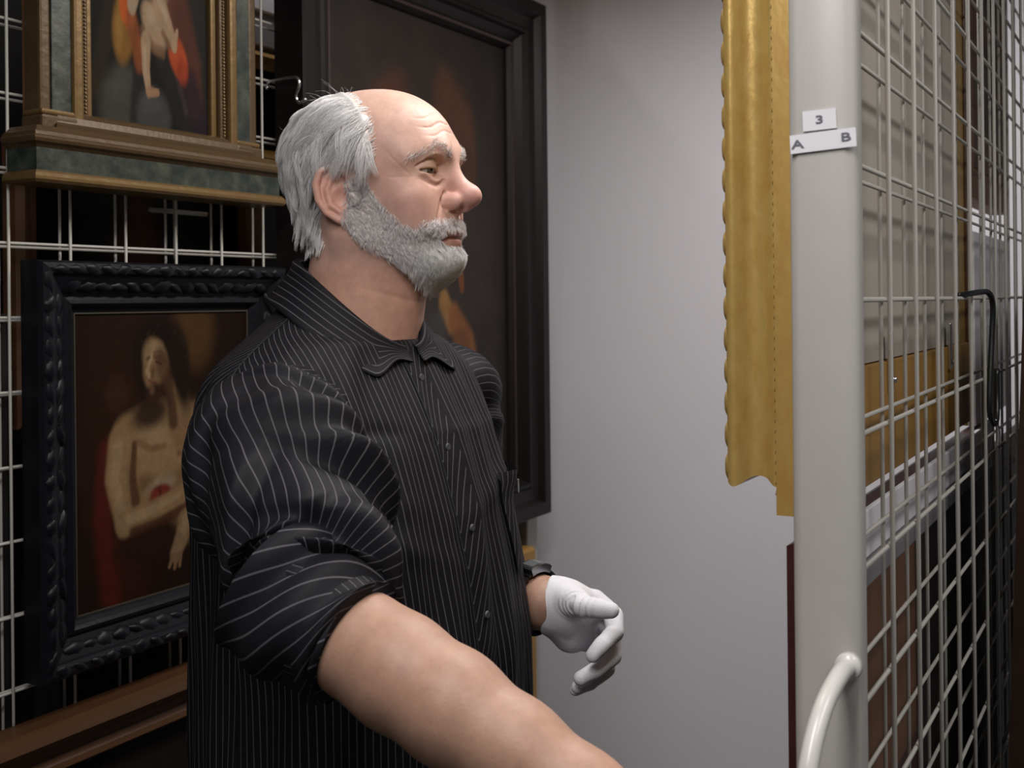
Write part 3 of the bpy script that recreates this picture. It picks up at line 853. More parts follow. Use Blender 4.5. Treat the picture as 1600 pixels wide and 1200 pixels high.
# --- frame on the viewer's side of the near rack, tilting forward at its top
bs = thing('walnut_frame', 'dark walnut frame hung on the camera side of the near rack', 'picture', 1.53, .190, .5)
rails = frame_rails([(0, 0), (0, .022), (.004, .028), (.03, .028), (.045, .014), (.05, .012), (.05, 0)], .62, .985, mat('dark_walnut', (.028, .012, .006), .4, noise=.3, nscale=12), bs)
for i in range(4):
    link('gilt_slip', rail_mesh('gilt_slip', [(.048, .002), (.048, .016), (.062, .014), (.062, .002)], .62, .985, i), M_OCHRE, bs)
box('canvas', .05, .57, -.006, -.002, .05, .935, M_DARK, bs)
bs.rotation_euler = (math.radians(2.2), 0, RZ)

hk = thing('black_hook', 'black bent hook strap hanging from the near rack mesh', 'hook', 1.425, .196, 1.452)
pts = smooth_path([(-.04, .012, .0), (-.02, .002, .002), (.01, -.006, .004), (.035, -.012, .003), (.055, -.014, -.012), (.052, -.013, -.05), (.040, -.012, -.10), (.035, -.012, -.135), (.05, -.013, -.152), (.075, -.014, -.152), (.092, -.013, -.130), (.10, -.012, -.09)], 60)
tube('strap', pts, .0034, M_BLACKP, hk, 10)
tube('wire_tie', smooth_path([(.07, -.014, -.15), (.085, -.016, -.165), (.09, -.014, -.185)], 10), .0015, M_STEEL, hk, 6)

# ================================================================== the man
PX, PY = -.18, 1.36
root = empty('person', (PX, PY, 0))
tag(root, 'white-haired bearded man in a black pinstriped shirt and white gloves reaching for the rack handle', 'person')
ROOT = V3(PX, PY, 0)
def pix(px, py, Z):
    """world point seen at a place of the photograph at depth Z"""
    x, y = px - 800., py - 472.
    u = (x * cr - y * sr) / 1800.; v = -(x * sr + y * cr) / 1800.
    return V3(u * Z, Z, EYE + v * Z)
def to_root(v): return v - ROOT

# ------------------------------------------------ head (head frame: x forward, y his left, z up, origin between the ears at eye height)
HY = math.radians(20)
HC = V3(-.155, 1.38, 1.6045)
HF = V3(math.cos(HY), -math.sin(HY), 0); HL = V3(math.sin(HY), math.cos(HY), 0); HU = V3(0, 0, 1)
def head_world(P): return HC + P[:, :1] * HF + P[:, 1:2] * HL + P[:, 2:] * HU
def mir(P):
    q = P.copy(); q[:, 1] = np.abs(q[:, 1]); return q
EAR_C = V3(-.016, .0775, -.030)
EW_ = V3(.38, .92, .06); EW_ /= np.linalg.norm(EW_)
EV_ = V3(-.16, 0, .987); EV_ -= EW_ * (EV_ @ EW_); EV_ /= np.linalg.norm(EV_)
EU_ = np.cross(EV_, EW_)
if EU_[0] > 0: EU_ = -EU_
def ear(Q):
    q = (Q - EAR_C.astype(np.float32)) @ np.stack([EU_, EV_, EW_]).astype(np.float32).T
    q = q / np.array([1.16, 1.04, 1.0], dtype=np.float32)
    d = ell(q, (.003, .002, -.004), (.0185, .030, .0045))
    lob = ell(q, (-.005, -.0265, -.002), (.0095, .0095, .0048)); d = smin(d, lob, .006)
    rim = [(-.010, .002, .001), (-.0125, .014, .001), (-.008, .026, .001), (.003, .0325, .001), (.0145, .028, .001), (.0205, .014, .001), (.020, -.003, .0005), (.014, -.018, 0), (.004, -.028, -.001)]
    d = smin(d, chain(q, rim, [.0028, .0036, .004, .0042, .0042, .004, .0038, .0036, .0034]), .0025)
    d = smax(d, -ell(q, (-.003, -.006, .004), (.0105, .0135, .0085)), .003)
    d = smax(d, -ell(q, (.006, .016, .003), (.008, .010, .0045)), .003)
    anti = chain(q, [(.004, .020, -.001), (.0105, .006, .000), (.0095, -.010, .0), (.001, -.019, .0)], [.0025, .0032, .0034, .003])
    d = smin(d, anti, .003)
    d = smin(d, ell(q, (-.0135, -.006, .001), (.0045, .007, .0045)), .003)
    return d
def cranium(Q):
    d = ell(Q, (-.012, 0, .024), (.095, .0765, .0775))
    d = smin(d, ell(Q, (.026, 0, .021), (.0615, .0645, .060)), .03)
    return d
def skull(P):
    Q = mir(P)
    d = cranium(Q)
    d = smin(d, ell(Q, (.036, 0, -.045), (.056, .060, .072)), .03)          # face block
    d = smin(d, capsule(Q, (-.004, .052, -.070), (.066, .022, -.100), .019, .017), .022)   # jaw line
    d = smin(d, ell(Q, (.074, 0, -.098), (.022, .022, .019)), .02)           # chin
    d = smin(d, ell(Q, (.058, .043, -.036), (.026, .022, .022)), .02)        # cheek bone / apple
    d = smin(d, ell(Q, (.060, .036, -.062), (.026, .022, .024)), .018)       # cheek
    # neck
    d = smin(d, capsule(Q, (-.020, 0, -.06), (-.040, 0, -.21), .060, .068), .03)
    d = smin(d, capsule(Q, (.022, 0, -.105), (-.005, 0, -.20), .036, .045), .035)
    d = smin(d, capsule(Q, (-.03, .055, -.06), (.01, .012, -.20), .014, .014), .02)
    return d
def head_sdf(P):
    Q = mir(P); x, y, z = Q[:, 0], Q[:, 1], Q[:, 2]
    YZ = Q[:, 1:]
    def near(pts, w):
        """closeness (0..1) to a line drawn on the face as seen from the front, points (y, z)"""
        best = np.full(len(Q), 9., dtype=np.float32)
        for i in range(len(pts) - 1):
            a = np.array(pts[i], dtype=np.float32); b = np.array(pts[i + 1], dtype=np.float32); ba = b - a
            t = np.clip((YZ - a) @ ba / (ba @ ba), 0, 1)
            best = np.minimum(best, np.linalg.norm(YZ - a - t[:, None] * ba, axis=1))
        return np.exp(-(best / w) ** 2) * sstep(.03, .05, x)
    d = skull(P)
    d = smin(d, chain(Q, [(.082, .0, .017), (.081, .018, .020), (.073, .037, .0205), (.058, .051, .013)], [.010, .0125, .0115, .009]), .020)  # brow
    d = smax(d, -ell(Q, (.098, .033, -.001), (.022, .0185, .0125)), .014)    # socket
    # globe of the eye under its lids, with the narrow opening
    lid = ell(Q, (.0685, .0340, .0005), (.0165, .0185, .0155))
    d = smin(d, lid, .004)
    d = d + .0020 * near([(.019, .0045), (.026, .0105), (.036, .0120), (.046, .0085), (.053, .001)], .0016)      # fold above the lid
    d = d - .0016 * near([(.022, .0085), (.030, .0150), (.042, .0150), (.050, .0095)], .0030)    # heavy skin over the fold
    d = d - .0024 * near([(.020, -.0105), (.030, -.0140), (.041, -.0125), (.049, -.0080)], .0042)    # bag
    d = d + .0013 * near([(.019, -.0125), (.025, -.0180), (.033, -.0205), (.043, -.0180), (.050, -.0120)], .0028)
    d = d + .0009 * near([(.022, -.0065), (.032, -.0088), (.045, -.0062)], .0012)
    slit = ell(Q, (.088, .0360, -.0036), (.026, .0180, .0026))
    d = smax(d, -slit, .0012)
    # nose
    d = smin(d, chain(Q, [(.080, 0, .016), (.0875, 0, .003), (.1005, 0, -.015), (.1110, 0, -.029)], [.011, .0085, .0095, .012]), .013)
    d = smin(d, ell(Q, (.1138, 0, -.0310), (.0138, .0130, .0122)), .008)
    d = smin(d, ell(Q, (.0975, .0145, -.0375), (.0118, .0072, .0100)), .006)
    d = smin(d, capsule(Q, (.095, 0, -.046), (.108, 0, -.042), .007), .006)
    d = smax(d, -ell(Q, (.1040, .0078, -.0475), (.0072, .0040, .0048)), .0035)
    d = d + .0022 * near([(.0190, -.0275), (.0235, -.034), (.0235, -.042), (.0185, -.047)], .0022) * sstep(.08, .088, x)
    # muzzle and lips
    d = smin(d, ell(Q, (.072, 0, -.072), (.027, .031, .027)), .014)
    d = smin(d, chain(Q, [(.0965, 0, -.0735), (.092, .014, -.0745), (.083, .025, -.078)], [.0052, .0045, .0025]), .004)
    d = smin(d, chain(Q, [(.0955, 0, -.0845), (.0915, .012, -.0840), (.084, .022, -.0815)], [.0060, .0054, .0028]), .004)
    d = d + .0042 * near([(0, -.0788), (.012, -.0788), (.022, -.0805), (.0285, -.0835)], .0016) * sstep(.07, .08, x)
    # cheek fold
    d = d + .0022 * near([(.0255, -.0365), (.0330, -.050), (.0375, -.066), (.0375, -.080)], .0030)
    # forehead wrinkles, temple lines
    for zz, dep in ((.040, .0007), (.050, .0010), (.061, .0007)):
        d = d + dep * np.exp(-((z - zz - .004 * np.cos(y * 55) - .002 * np.sin(y * 130)) / .0011) ** 2) * sstep(.03, .06, x) * (1 - sstep(.035, .052, y))
    for k, zz in enumerate((-.004, -.012, -.020)):
        d = d + .0006 * np.exp(-((z - zz + (k - 1) * 1.1 * (.06 - x)) / .0011) ** 2) * sstep(.045, .05, y) * sstep(.038, .048, x) * (1 - sstep(.062, .07, x))
    d = d + .0006 * np.exp(-((z + .135 + .35 * x) / .004) ** 2) * sstep(-.01, .03, x)
    d = smin(d, ear(Q), .006)
    d = smax(d, -ell(Q, (-.004, .084, -.038), (.008, .010, .009)), .004)
    d = d + .0006 * wob(P, 130, 3)
    return d

def beard_mask(P):
    x, y, z = P[:, 0], np.abs(P[:, 1]), P[:, 2]
    zu = np.interp(x, [-.012, .010, .024, .038, .055, .070, .082, .095, .12], [-.008, -.008, -.028, -.046, -.062, -.067, -.060, -.0555, -.0555])
    zl = np.interp(x, [-.012, .0, .03, .05, .08], [-.066, -.086, -.104, -.120, -.150])
    m = sstep(-.003, .012, zu - z + .003 * wob(P, 260, 77)) * sstep(0, .014, z - zl)
    m *= sstep(-.014, -.002, x - .10 * np.clip(z + .05, 0, 1))
    lips = np.exp(-(((z + .0800) / .0092) ** 6 + (y / .0265) ** 4)) * sstep(.07, .08, x)
    return np.clip(m * (1 - np.clip(lips * 1.8, 0, 1)), 0, 1)
def hair_mask(P):
    x, y, z = P[:, 0], np.abs(P[:, 1]), P[:, 2]
    # hairline as the largest x allowed at each height, and further back over the crown
    hx = np.interp(z, [-.10, -.07, -.045, -.01, .02, .05, .075, .090, .11], [-.045, -.040, -.030, .026, .036, .032, .014, -.006, -.030])
    hx = hx - .034 * sstep(.05, .0, y) * sstep(.055, .095, z)
    hx = hx + .005 * wob(P, 200, 78)
    m = sstep(0, .016, hx - x) * sstep(-.092, -.078, z)
    e = np.exp(-(((x + .022) / .030) ** 4 + ((z + .040) / .034) ** 4)) * (y > .05)
    return np.clip(m * (1 - 1.3 * e), 0, 1)
def hair_thick(P):
    x, y, z = P[:, 0], np.abs(P[:, 1]), P[:, 2]
    t = .005 + .010 * sstep(.03, -.085, x) + .007 * sstep(.02, .06, y) * sstep(-.05, .02, z)
    t = t * (1 - .55 * sstep(.07, .115, z)) * (1 - .80 * sstep(-.025, -.085, z))
    return t

hv, hf_ = nets(head_sdf, (-.125, -.105, -.205), (.135, .105, .13), .00135)
n_ = grad(head_sdf, hv)
hm, bmk = hair_mask(hv), beard_mask(hv)
x, y, z = hv[:, 0], np.abs(hv[:, 1]), hv[:, 2]
def C(*a): return np.array(a)
col = np.tile(C(.63, .385, .31), (len(hv), 1))
def mixc(a, c):
    global col
    a = np.clip(a, 0, 1)[:, None]; col = col * (1 - a) + np.array(c) * a
g3 = lambda c, r: np.exp(-(((x - c[0]) / r[0]) ** 2 + ((y - c[1]) / r[1]) ** 2 + ((z - c[2]) / r[2]) ** 2))
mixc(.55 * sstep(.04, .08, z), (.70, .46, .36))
mixc(.65 * g3((.115, 0, -.035), (.022, .024, .022)), (.62, .28, .26))
mixc(.40 * g3((.095, .012, -.012), (.02, .02, .02)), (.64, .33, .29))
mixc(.55 * g3((.065, .045, -.040), (.03, .03, .022)), (.60, .30, .25))
mixc(.35 * g3((.055, .055, -.01), (.03, .03, .02)), (.62, .36, .27))
mixc(.75 * g3((.085, .034, .007), (.014, .022, .008)), (.68, .47, .33))
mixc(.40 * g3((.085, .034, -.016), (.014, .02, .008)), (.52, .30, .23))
mixc(.75 * np.exp(-(((z + .0795) / .0092) ** 4 + (y / .027) ** 4)) * sstep(.08, .088, x), (.40, .17, .15))
earm = np.exp(-(((x + .02) / .028) ** 4 + ((z + .033) / .037) ** 4)) * sstep(.066, .074, y)
mixc(.6 * earm, (.62, .30, .23))
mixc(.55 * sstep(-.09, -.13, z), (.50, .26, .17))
mixc(.25 * np.clip(wob(hv, 210, 5), 0, 1), (.56, .29, .22))
mixc(.40 * bmk, (.60, .50, .47))
mixc(.8 * sstep(.6, 1, hm), (.70, .67, .66))

# ------------------------------------------------ torso core, arms, legs under the clothes (body frame as for the shirt)
BY = math.radians(33)
BF = V3(math.cos(BY), -math.sin(BY), 0); BL = V3(math.sin(BY), math.cos(BY), 0)
def bw(xf, yl, zz): return V3(PX, PY, 0) + xf * BF + yl * BL + V3(0, 0, zz)
SH_R = V3(-.250, 1.185, 1.335); EL_R = pix(514, 975, .955); GRIP = V3(*W(.755, .213, 1.022))
fdir = GRIP - EL_R; fdir /= np.linalg.norm(fdir)
WR_R = EL_R + fdir * .305
SH_L = bw(-.01, .185, 1.345); EL_L = V3(-.095, 1.575, 1.085); WR_L = pix(846, 942, 1.44)
fl_ = WR_L - EL_L; fl_ /= np.linalg.norm(fl_)
hips = [bw(-.01, s * .095, .93) for s in (-1, 1)]
knees = [bw(.02, s * .105, .50) for s in (-1, 1)]
ankles = [bw(-.03, s * .11, .09) for s in (-1, 1)]
def core_sdf(P):
    d = ell(P, bw(-.01, 0, 1.19), (.12, .12, .19))
    d = smin(d, ell(P, bw(-.0, 0, 1.0), (.14, .14, .17)), .05)
    d = smin(d, capsule(P, bw(-.02, -.11, 1.315), bw(-.02, .11, 1.315), .04), .04)
    d = smin(d, capsule(P, bw(-.015, 0, 1.33), bw(-.01, 0, 1.43), .04), .02)
    for i in (0, 1):
        d = smin(d, chain(P, [hips[i], knees[i], ankles[i]], [.085, .055, .04]), .03)
        d = smin(d, capsule(P, ankles[i] + V3(0, 0, -.03), ankles[i] + .16 * BF + V3(0, 0, -.055), .035, .03), .02)
    d = smin(d, chain(P, [SH_L, EL_L], [.05, .042]), .03)
    d = smin(d, chain(P, [SH_R, EL_R], [.05, .045]), .03)
    return d
cv_, cf_ = nets(core_sdf, (-.55, .80, -.01), (.20, 1.85, 1.55), .011, B=6)
up_ = V3(0, 0, 1)
side_r = np.cross(fdir, up_); side_r /= np.linalg.norm(side_r); top_r = np.cross(side_r, fdir)
def armr_sdf(P):
    Q = EL_R
    d = chain(P, [SH_R * .35 + Q * .65, Q - fdir * .01, Q + fdir * .035, Q + fdir * .075, Q + fdir * .13, Q + fdir * .19, Q + fdir * .25, WR_R, WR_R + fdir * .03], [.042, .0395, .0420, .0445, .0432, .0375, .0315, .028, .027], .012)
    d = smin(d, ell(P, Q - fdir * .012 - top_r * .018 - side_r * .008, (.024, .024, .024)), .02)    # elbow tip
    return d + .0008 * wob(P, 70, 9)
av, af = nets(armr_sdf, np.minimum(EL_R, WR_R) - .13, np.maximum(EL_R, WR_R) + .12, .003)
def arml_sdf(P):
    d = chain(P, [EL_L, EL_L + fl_ * .06, EL_L + fl_ * .14, WR_L, WR_L + fl_ * .005], [.043, .045, .040, .0335, .030], .004)
    return d
bv_, bf_ = nets(arml_sdf, np.minimum(EL_L, WR_L) - .08, np.maximum(EL_L, WR_L) + .08, .003)

def armcol(v, seed):
    c = np.tile(C(.375, .218, .152), (len(v), 1))
    a = (.35 * np.clip(wob(v, 60, seed), 0, 1))[:, None]; c = c * (1 - a) + C(.375, .19, .138) * a
    r = np.random.default_rng(seed)
    for i in range(90):
        p = v[r.integers(len(v))]; rad = r.uniform(.0012, .0034)
        w_ = np.exp(-((np.linalg.norm(v - p, axis=1) / rad) ** 2)) * r.uniform(.06, .26)
        c = c * (1 - w_[:, None]) + C(.30, .11, .075) * w_[:, None]
    return c
pieces = [(to_root(head_world(hv)), hf_, col), (to_root(cv_), cf_, np.tile(C(.375, .218, .152), (len(cv_), 1))),
          (to_root(av), af, armcol(av, 4)), (to_root(bv_), bf_, armcol(bv_, 6))]
o_ = 0; VV, FF, CC = [], [], []
for v, f, c in pieces:
    VV.append(v); FF.append(f + o_); CC.append(c); o_ += len(v)
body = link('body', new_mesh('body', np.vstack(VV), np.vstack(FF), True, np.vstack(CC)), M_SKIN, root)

# eyes
for s in (-1, 1):
    ec = head_world(np.array([[.0680, s * .0335, .0002]]))[0]
    gaze = HF * math.cos(.30) - HL * math.sin(.30) + V3(0, 0, -.16)
    gaze = gaze / np.linalg.norm(gaze)
    rot = Vector(gaze).to_track_quat('Z', 'Y')
    bm = bmesh.new(); bmesh.ops.create_uvsphere(bm, u_segments=28, v_segments=20, radius=.0150)
    me = bpy.data.meshes.new('eye'); bm.to_mesh(me); bm.free()
    for f in me.polygons: f.use_smooth = True
    eo = link('eye', me, M_EYEW, root, tuple(to_root(ec))); eo.rotation_euler = rot.to_euler()
    for nm, r0, zz, m_ in (('iris', .0062, .01385, M_IRIS), ('pupil', .0027, .0150, M_PUPIL)):
        bm = bmesh.new()
        bmesh.ops.create_uvsphere(bm, u_segments=20, v_segments=8, radius=r0)
        for v in bm.verts: v.co.z = v.co.z * .28 + zz
        me = bpy.data.meshes.new(nm); bm.to_mesh(me); bm.free()
        for f in me.polygons: f.use_smooth = True
        link(nm, me, m_, eo)

# ------------------------------------------------ hair, beard, eyebrows
skc = lambda P: smin(cranium(mir(P)), capsule(mir(P), (-.020, 0, -.06), (-.040, 0, -.21), .060, .068), .03)
def hair_cap(P):
    m = hair_mask(P)
    return skc(P) - (m * m * (hair_thick(P) * .45 + .0008 * wob(P, 330, 8)) - .006 * (1 - m))
v, f = nets(hair_cap, (-.15, -.11, -.12), (.06, .11, .14), .0020)
keep = hair_mask(v) > .2
f = f[keep[f].all(1)]
g = .62 + .10 * wob(v, 300, 4)[:, None]
mk = sstep(.70, 1.0, hair_mask(v))[:, None]
hair = link('hair', new_mesh('hair', to_root(head_world(v)), f, True, g * C(1.0, .98, .97) * mk + C(.66, .43, .34) * (1 - mk)), M_HAIR, root)

def march(roots, flow, length, steps, lift, jit, sdf, keepoff):
    n = len(roots)
    P = roots.copy(); out = [P.copy()]
    ln = length if np.ndim(length) else np.full(n, length)
    for k in range(steps):
        N = grad(sdf, P)
        F = flow(P, N, k / steps) + jit
        F -= N * np.sum(F * N, 1)[:, None]
        F /= np.linalg.norm(F, axis=1)[:, None] + 1e-9
        t = (k + 1) / steps
        P = P + F * (ln / steps)[:, None]
        d = sdf(P.astype(np.float32)); want = keepoff * (1 - (1 - t) ** 2) + lift * t
        P = P + N * (want - d)[:, None]
        out.append(P.copy())
    return np.stack(out, 1)
def pick(maskv, n, seed, near_bias=True):
    r = np.random.default_rng(seed)
    w_ = maskv.copy()
    if near_bias: w_ = w_ * np.where(hv[:, 1] < .02, 1., .40)
    w_ = w_ / w_.sum()
    i = r.choice(len(hv), n, p=w_)
    return hv[i] + r.normal(size=(n, 3)) * .0005
def clumps(roots, nc_, seed):
    r = np.random.default_rng(seed); c = roots[r.choice(len(roots), nc_, replace=False)].astype(np.float32)
    own = np.empty(len(roots), dtype=int); R32 = roots.astype(np.float32)
    for s in range(0, len(roots), 3000):
        q = R32[s:s + 3000]; own[s:s + 3000] = np.argmin(((q[:, None] - c[None]) ** 2).sum(2), 1)
    return own
def clumped(lines, own, nc_, amount):
    """draw each strand towards the mean line of its lock, more at the tip"""
    cnt = np.bincount(own, minlength=nc_)[:, None, None].clip(1)
    mean = np.zeros((nc_,) + lines.shape[1:]); np.add.at(mean, own, lines); mean /= cnt
    t = np.linspace(0, 1, lines.shape[1])[None, :, None] ** 1.3 * amount
    return lines * (1 - t) + mean[own] * t
def hair_flow(P, N, t):
    s = np.sign(P[:, 1] + 1e-6)
    F = np.zeros_like(P)
    topw = sstep(.045, .09, P[:, 2]); nape = sstep(-.02, -.07, P[:, 2]); front = sstep(-.01, .03, P[:, 0])
    F[:, 0] = -.62 - .25 * topw + .35 * sstep(-.05, -.10, P[:, 0]) + .75 * nape + .20 * front * (1 - topw)
    F[:, 1] = s * .75 * topw
    F[:, 2] = -1 + .30 * topw
    F[:, 0] += .30 * wob(P, 45, 21); F[:, 2] += .15 * wob(P, 60, 22)
    return F
NH, NCL = 19000, 520
roots = pick(np.where(hm > .08, hm ** .7, 0) * (1 - earm), NH, 31)
own = clumps(roots, NCL, 33)
cj = rng.normal(size=(NCL, 3)) * .26; cl = rng.uniform(.75, 1.25, NCL); ct = rng.uniform(.70, 1.22, NCL); cb = rng.normal(0, .07, NCL)
tk = hair_thick(roots)
L_ = rng.uniform(.038, .075, NH) * cl[own] * (1 - .45 * sstep(.0, .02, roots[:, 0]) * sstep(.05, .02, roots[:, 2])) * (1 - .68 * sstep(-.005, -.075, roots[:, 2]))
lines = march(roots, hair_flow, L_, 8, .002, cj[own] + rng.normal(size=(NH, 3)) * .10, skc, tk * ct[own] * rng.uniform(.75, 1.08, NH) + .001)
lines = clumped(lines, own, NCL, .55)
e_ = lines
inear = ((np.abs(e_[..., 0] + .020) < .029) & (e_[..., 2] < -.016) & (e_[..., 2] > -.074) & (np.abs(e_[..., 1]) > .055)).any(1)
low = (e_[..., 2] < -.099 - .006 * rng.random((NH, 1))).any(1) | ((e_[..., 2] < -.03) & (e_[..., 0] > .0)).any(1)
ok = ~inear & ~low
lines = lines[ok]; own_ = own[ok]
gc = np.clip(rng.normal(.90, .09, len(lines)) + cb[own_], .45, .98)[:, None] * C(1.0, .985, .985)
strands = link('hair_strands', strand_mesh('hair_strands', to_root(head_world(lines.reshape(-1, 3))).reshape(lines.shape), rng.uniform(.00022, .00040, len(lines)), gc), M_HAIR, hair)
tag(strands, kind='stuff')
# stray hairs on the crown and at the back
sel = hm * np.where((hv[:, 2] > .08) | (hv[:, 0] < -.085), 1., .02)
roots = pick(sel, 130, 41, False)
nr = grad(head_sdf, roots)
out = [roots]; P = roots.copy(); dirv = nr * .5 + rng.normal(size=nr.shape) * .5 + C(-.25, 0, -.1)
for k in range(7):
    dirv = dirv + rng.normal(size=nr.shape) * .18 + C(-.10, 0, -.12); dn = dirv / np.linalg.norm(dirv, axis=1)[:, None]
    P = P + dn * rng.uniform(.002, .0055, (len(P), 1)); out.append(P.copy())
lines = np.stack(out, 1)
tag(link('stray_hair', strand_mesh('stray_hair', to_root(head_world(lines.reshape(-1, 3))).reshape(lines.shape), np.full(len(roots), .00014), np.tile(C(.8, .78, .78), (len(roots), 1))), M_HAIR, hair), kind='stuff')

def chin_w(P): return sstep(.030, .080, P[:, 0]) * sstep(-.080, -.093, P[:, 2])
def beard_cap(P):
    m = beard_mask(P)
    t = .0006 + .0008 * chin_w(P)
    return head_sdf(P) - (m * t - .0035 * (1 - m))
v, f = nets(beard_cap, (-.03, -.09, -.165), (.13, .09, .0), .0018)
keep = beard_mask(v) > .35
f = f[keep[f].all(1)]
mk = sstep(.35, 1, beard_mask(v))[:, None]
g = (.60 + .06 * wob(v, 420, 14)[:, None]) * C(1, .88, .85) * (1 + .25 * chin_w(v)[:, None])
g = g * mk + C(.58, .37, .30) * (1 - mk)
beard = link('beard', new_mesh('beard', to_root(head_world(v)), f, True, g), M_HAIR, root)
def must_w(P): return sstep(.078, .086, P[:, 0]) * sstep(-.0755, -.071, P[:, 2])
def beard_flow(P, N, t):
    F = np.zeros_like(P)
    must = must_w(P)
    F[:, 0] = .30 + .30 * sstep(-.085, -.105, P[:, 2]) - .3 * must
    F[:, 1] = .8 * must * np.sign(P[:, 1])
    F[:, 2] = -1 + .25 * must
    F[:, 0] += .45 * wob(P, 90, 51); F[:, 2] += .25 * wob(P, 110, 52)
    return F
NB, NBC = 30000, 3500
roots = pick(np.where(bmk > .05, bmk ** .75, 0) * (hv[:, 2] > -.145) * (1 + 1.2 * chin_w(hv)), NB, 61)
own = clumps(roots, NBC, 63)
cj = rng.normal(size=(NBC, 3)) * .30; cl = rng.uniform(.8, 1.25, NBC); cb = rng.normal(0, .06, NBC)
ch = chin_w(roots); under = sstep(-.09, -.115, roots[:, 2]); mu = must_w(roots)
Lb = (.0062 + .008 * ch + .003 * under) * cl[own] * rng.uniform(.7, 1.2, NB)
Lb = np.where(mu > .5, .0085 * rng.uniform(.7, 1.2, NB), Lb)
off = (.0016 + .0055 * ch + .0012 * under + .0018 * mu) * rng.uniform(.55, 1.35, NB)
lines = march(roots, beard_flow, Lb, 5, .0012, cj[own] + rng.normal(size=(NB, 3)) * .16, head_sdf, off)
lines = clumped(lines, own, NBC, .30)
bright = .78 + .16 * np.maximum(ch, .8 * mu)
gc = np.clip(rng.normal(0, .10, NB) + cb[own] + bright, .32, .97)[:, None] * (C(1.0, .94, .93) * (1 - ch[:, None]) + C(1.0, .985, .97) * ch[:, None])
tag(link('beard_strands', strand_mesh('beard_strands', to_root(head_world(lines.reshape(-1, 3))).reshape(lines.shape), rng.uniform(.00016, .00030, NB), gc), M_HAIR, beard), kind='stuff')
# eyebrows
for s in (-1, 1):
    NE = 230
    xs = rng.uniform(0, 1, NE) ** 1.2; q = np.stack([np.interp(xs, [0, .5, 1], [.094, .088, .062]), s * np.interp(xs, [0, .5, 1], [.012, .032, .055]), np.interp(xs, [0, .5, 1], [.016, .0285, .012])], 1)
    q += rng.normal(size=q.shape) * C(.001, .001, .0022)
    sgn = s
    def brow_flow(P, N, t):
        F = np.zeros_like(P); F[:, 0] = -.3 + .5 * (1 - sstep(.01, .03, np.abs(P[:, 1]))); F[:, 1] = sgn * 1.0; F[:, 2] = .45 - 1.1 * sstep(.028, .045, np.abs(P[:, 1])) - .5 * t
        return F + .3 * wob(P, 300, 71)[:, None]
    q = q - grad(head_sdf, q) * head_sdf(q.astype(np.float32))[:, None]
    lines = march(q, brow_flow, rng.uniform(.006, .013, NE), 4, .0008, rng.normal(size=(NE, 3)) * .25, head_sdf, np.full(NE, .0022) * rng.uniform(.2, 1.7, NE))
    gc = np.clip(rng.normal(.66, .10, NE), .3, .9)[:, None] * C(1, .92, .88)
    link('eyebrow', strand_mesh('eyebrow', to_root(head_world(lines.reshape(-1, 3))).reshape(lines.shape), rng.uniform(.00015, .0003, NE), gc), M_HAIR, root)

# ------------------------------------------------ shirt
shirt = empty('shirt', (0, 0, 0)); shirt.parent = root
def interp_rows(rows, zz):
    rows = np.array(rows); return [np.interp(zz, rows[:, 0], rows[:, k]) for k in range(1, rows.shape[1])]
#        z     cx     a(lateral) b(depth front) b(back)
RINGS = [(.78, .000, .205, .165, .165), (.95, .004, .207, .176, .172), (1.06, .004, .205, .176, .170), (1.15, .000, .203, .165, .166), (1.23, -.004, .203, .150, .158),
         (1.30, -.010, .203, .132, .146), (1.345, -.014, .200, .112, .130), (1.375, -.016, .188, .098, .112), (1.40, -.017, .155, .085, .096), (1.422, -.017, .120, .076, .085),
         (1.440, -.016, .092, .069, .077), (1.457, -.014, .076, .064, .071), (1.475, -.012, .066, .060, .066)]
zz = np.concatenate([np.linspace(.78, 1.30, 90), np.linspace(1.305, 1.475, 60)])
rr = np.array(RINGS)
def smooth_interp(zq, k):
    v = np.interp(zq, rr[:, 0], rr[:, k])
    return v
cxr, ar, bfr, bbr = [np.convolve(np.pad(smooth_interp(zz, k), 4, mode='edge'), np.ones(9) / 9, 'valid') for k in range(1, 5)]
def torso_surface(th, j):
    """th measured from the front centre, positive to his left"""
    e = 2.0 / 2.25
    c, s = np.cos(th), np.sin(th)
    bb = np.where(c > 0, bfr[j], bbr[j])
    xf = cxr[j] + bb * np.sign(c) * np.abs(c) ** e
    yl = ar[j] * np.sign(s) * np.abs(s) ** e
    return xf, yl
def torso_disp(th, zq):
    d = np.zeros_like(th)
    low = 1 - sstep(1.34, 1.42, zq)
    d += low * .0030 * np.sin(th * 13 + 4 * np.sin(zq * 7 + 1) + 1.0) * (.4 + .6 * sstep(1.30, .95, zq))
    d += low * .0022 * np.sin(th * 23 - zq * 16 + 2 * np.sin(th * 3))
    # drag folds from the near armpit across the chest
    for (t0, z0, sl, w_, amp) in ((-1.0, 1.27, .22, .012, .006), (-.8, 1.22, .30, .014, .006), (-.6, 1.315, .12, .010, -.004), (-1.0, 1.16, .35, .016, .006), (.5, 1.24, -.2, .014, .004)):
        zc = z0 - sl * (th - t0) * .25
        d += amp * np.exp(-((zq - zc) / w_) ** 2) * np.exp(-((th - t0) / .5) ** 2)
    return d
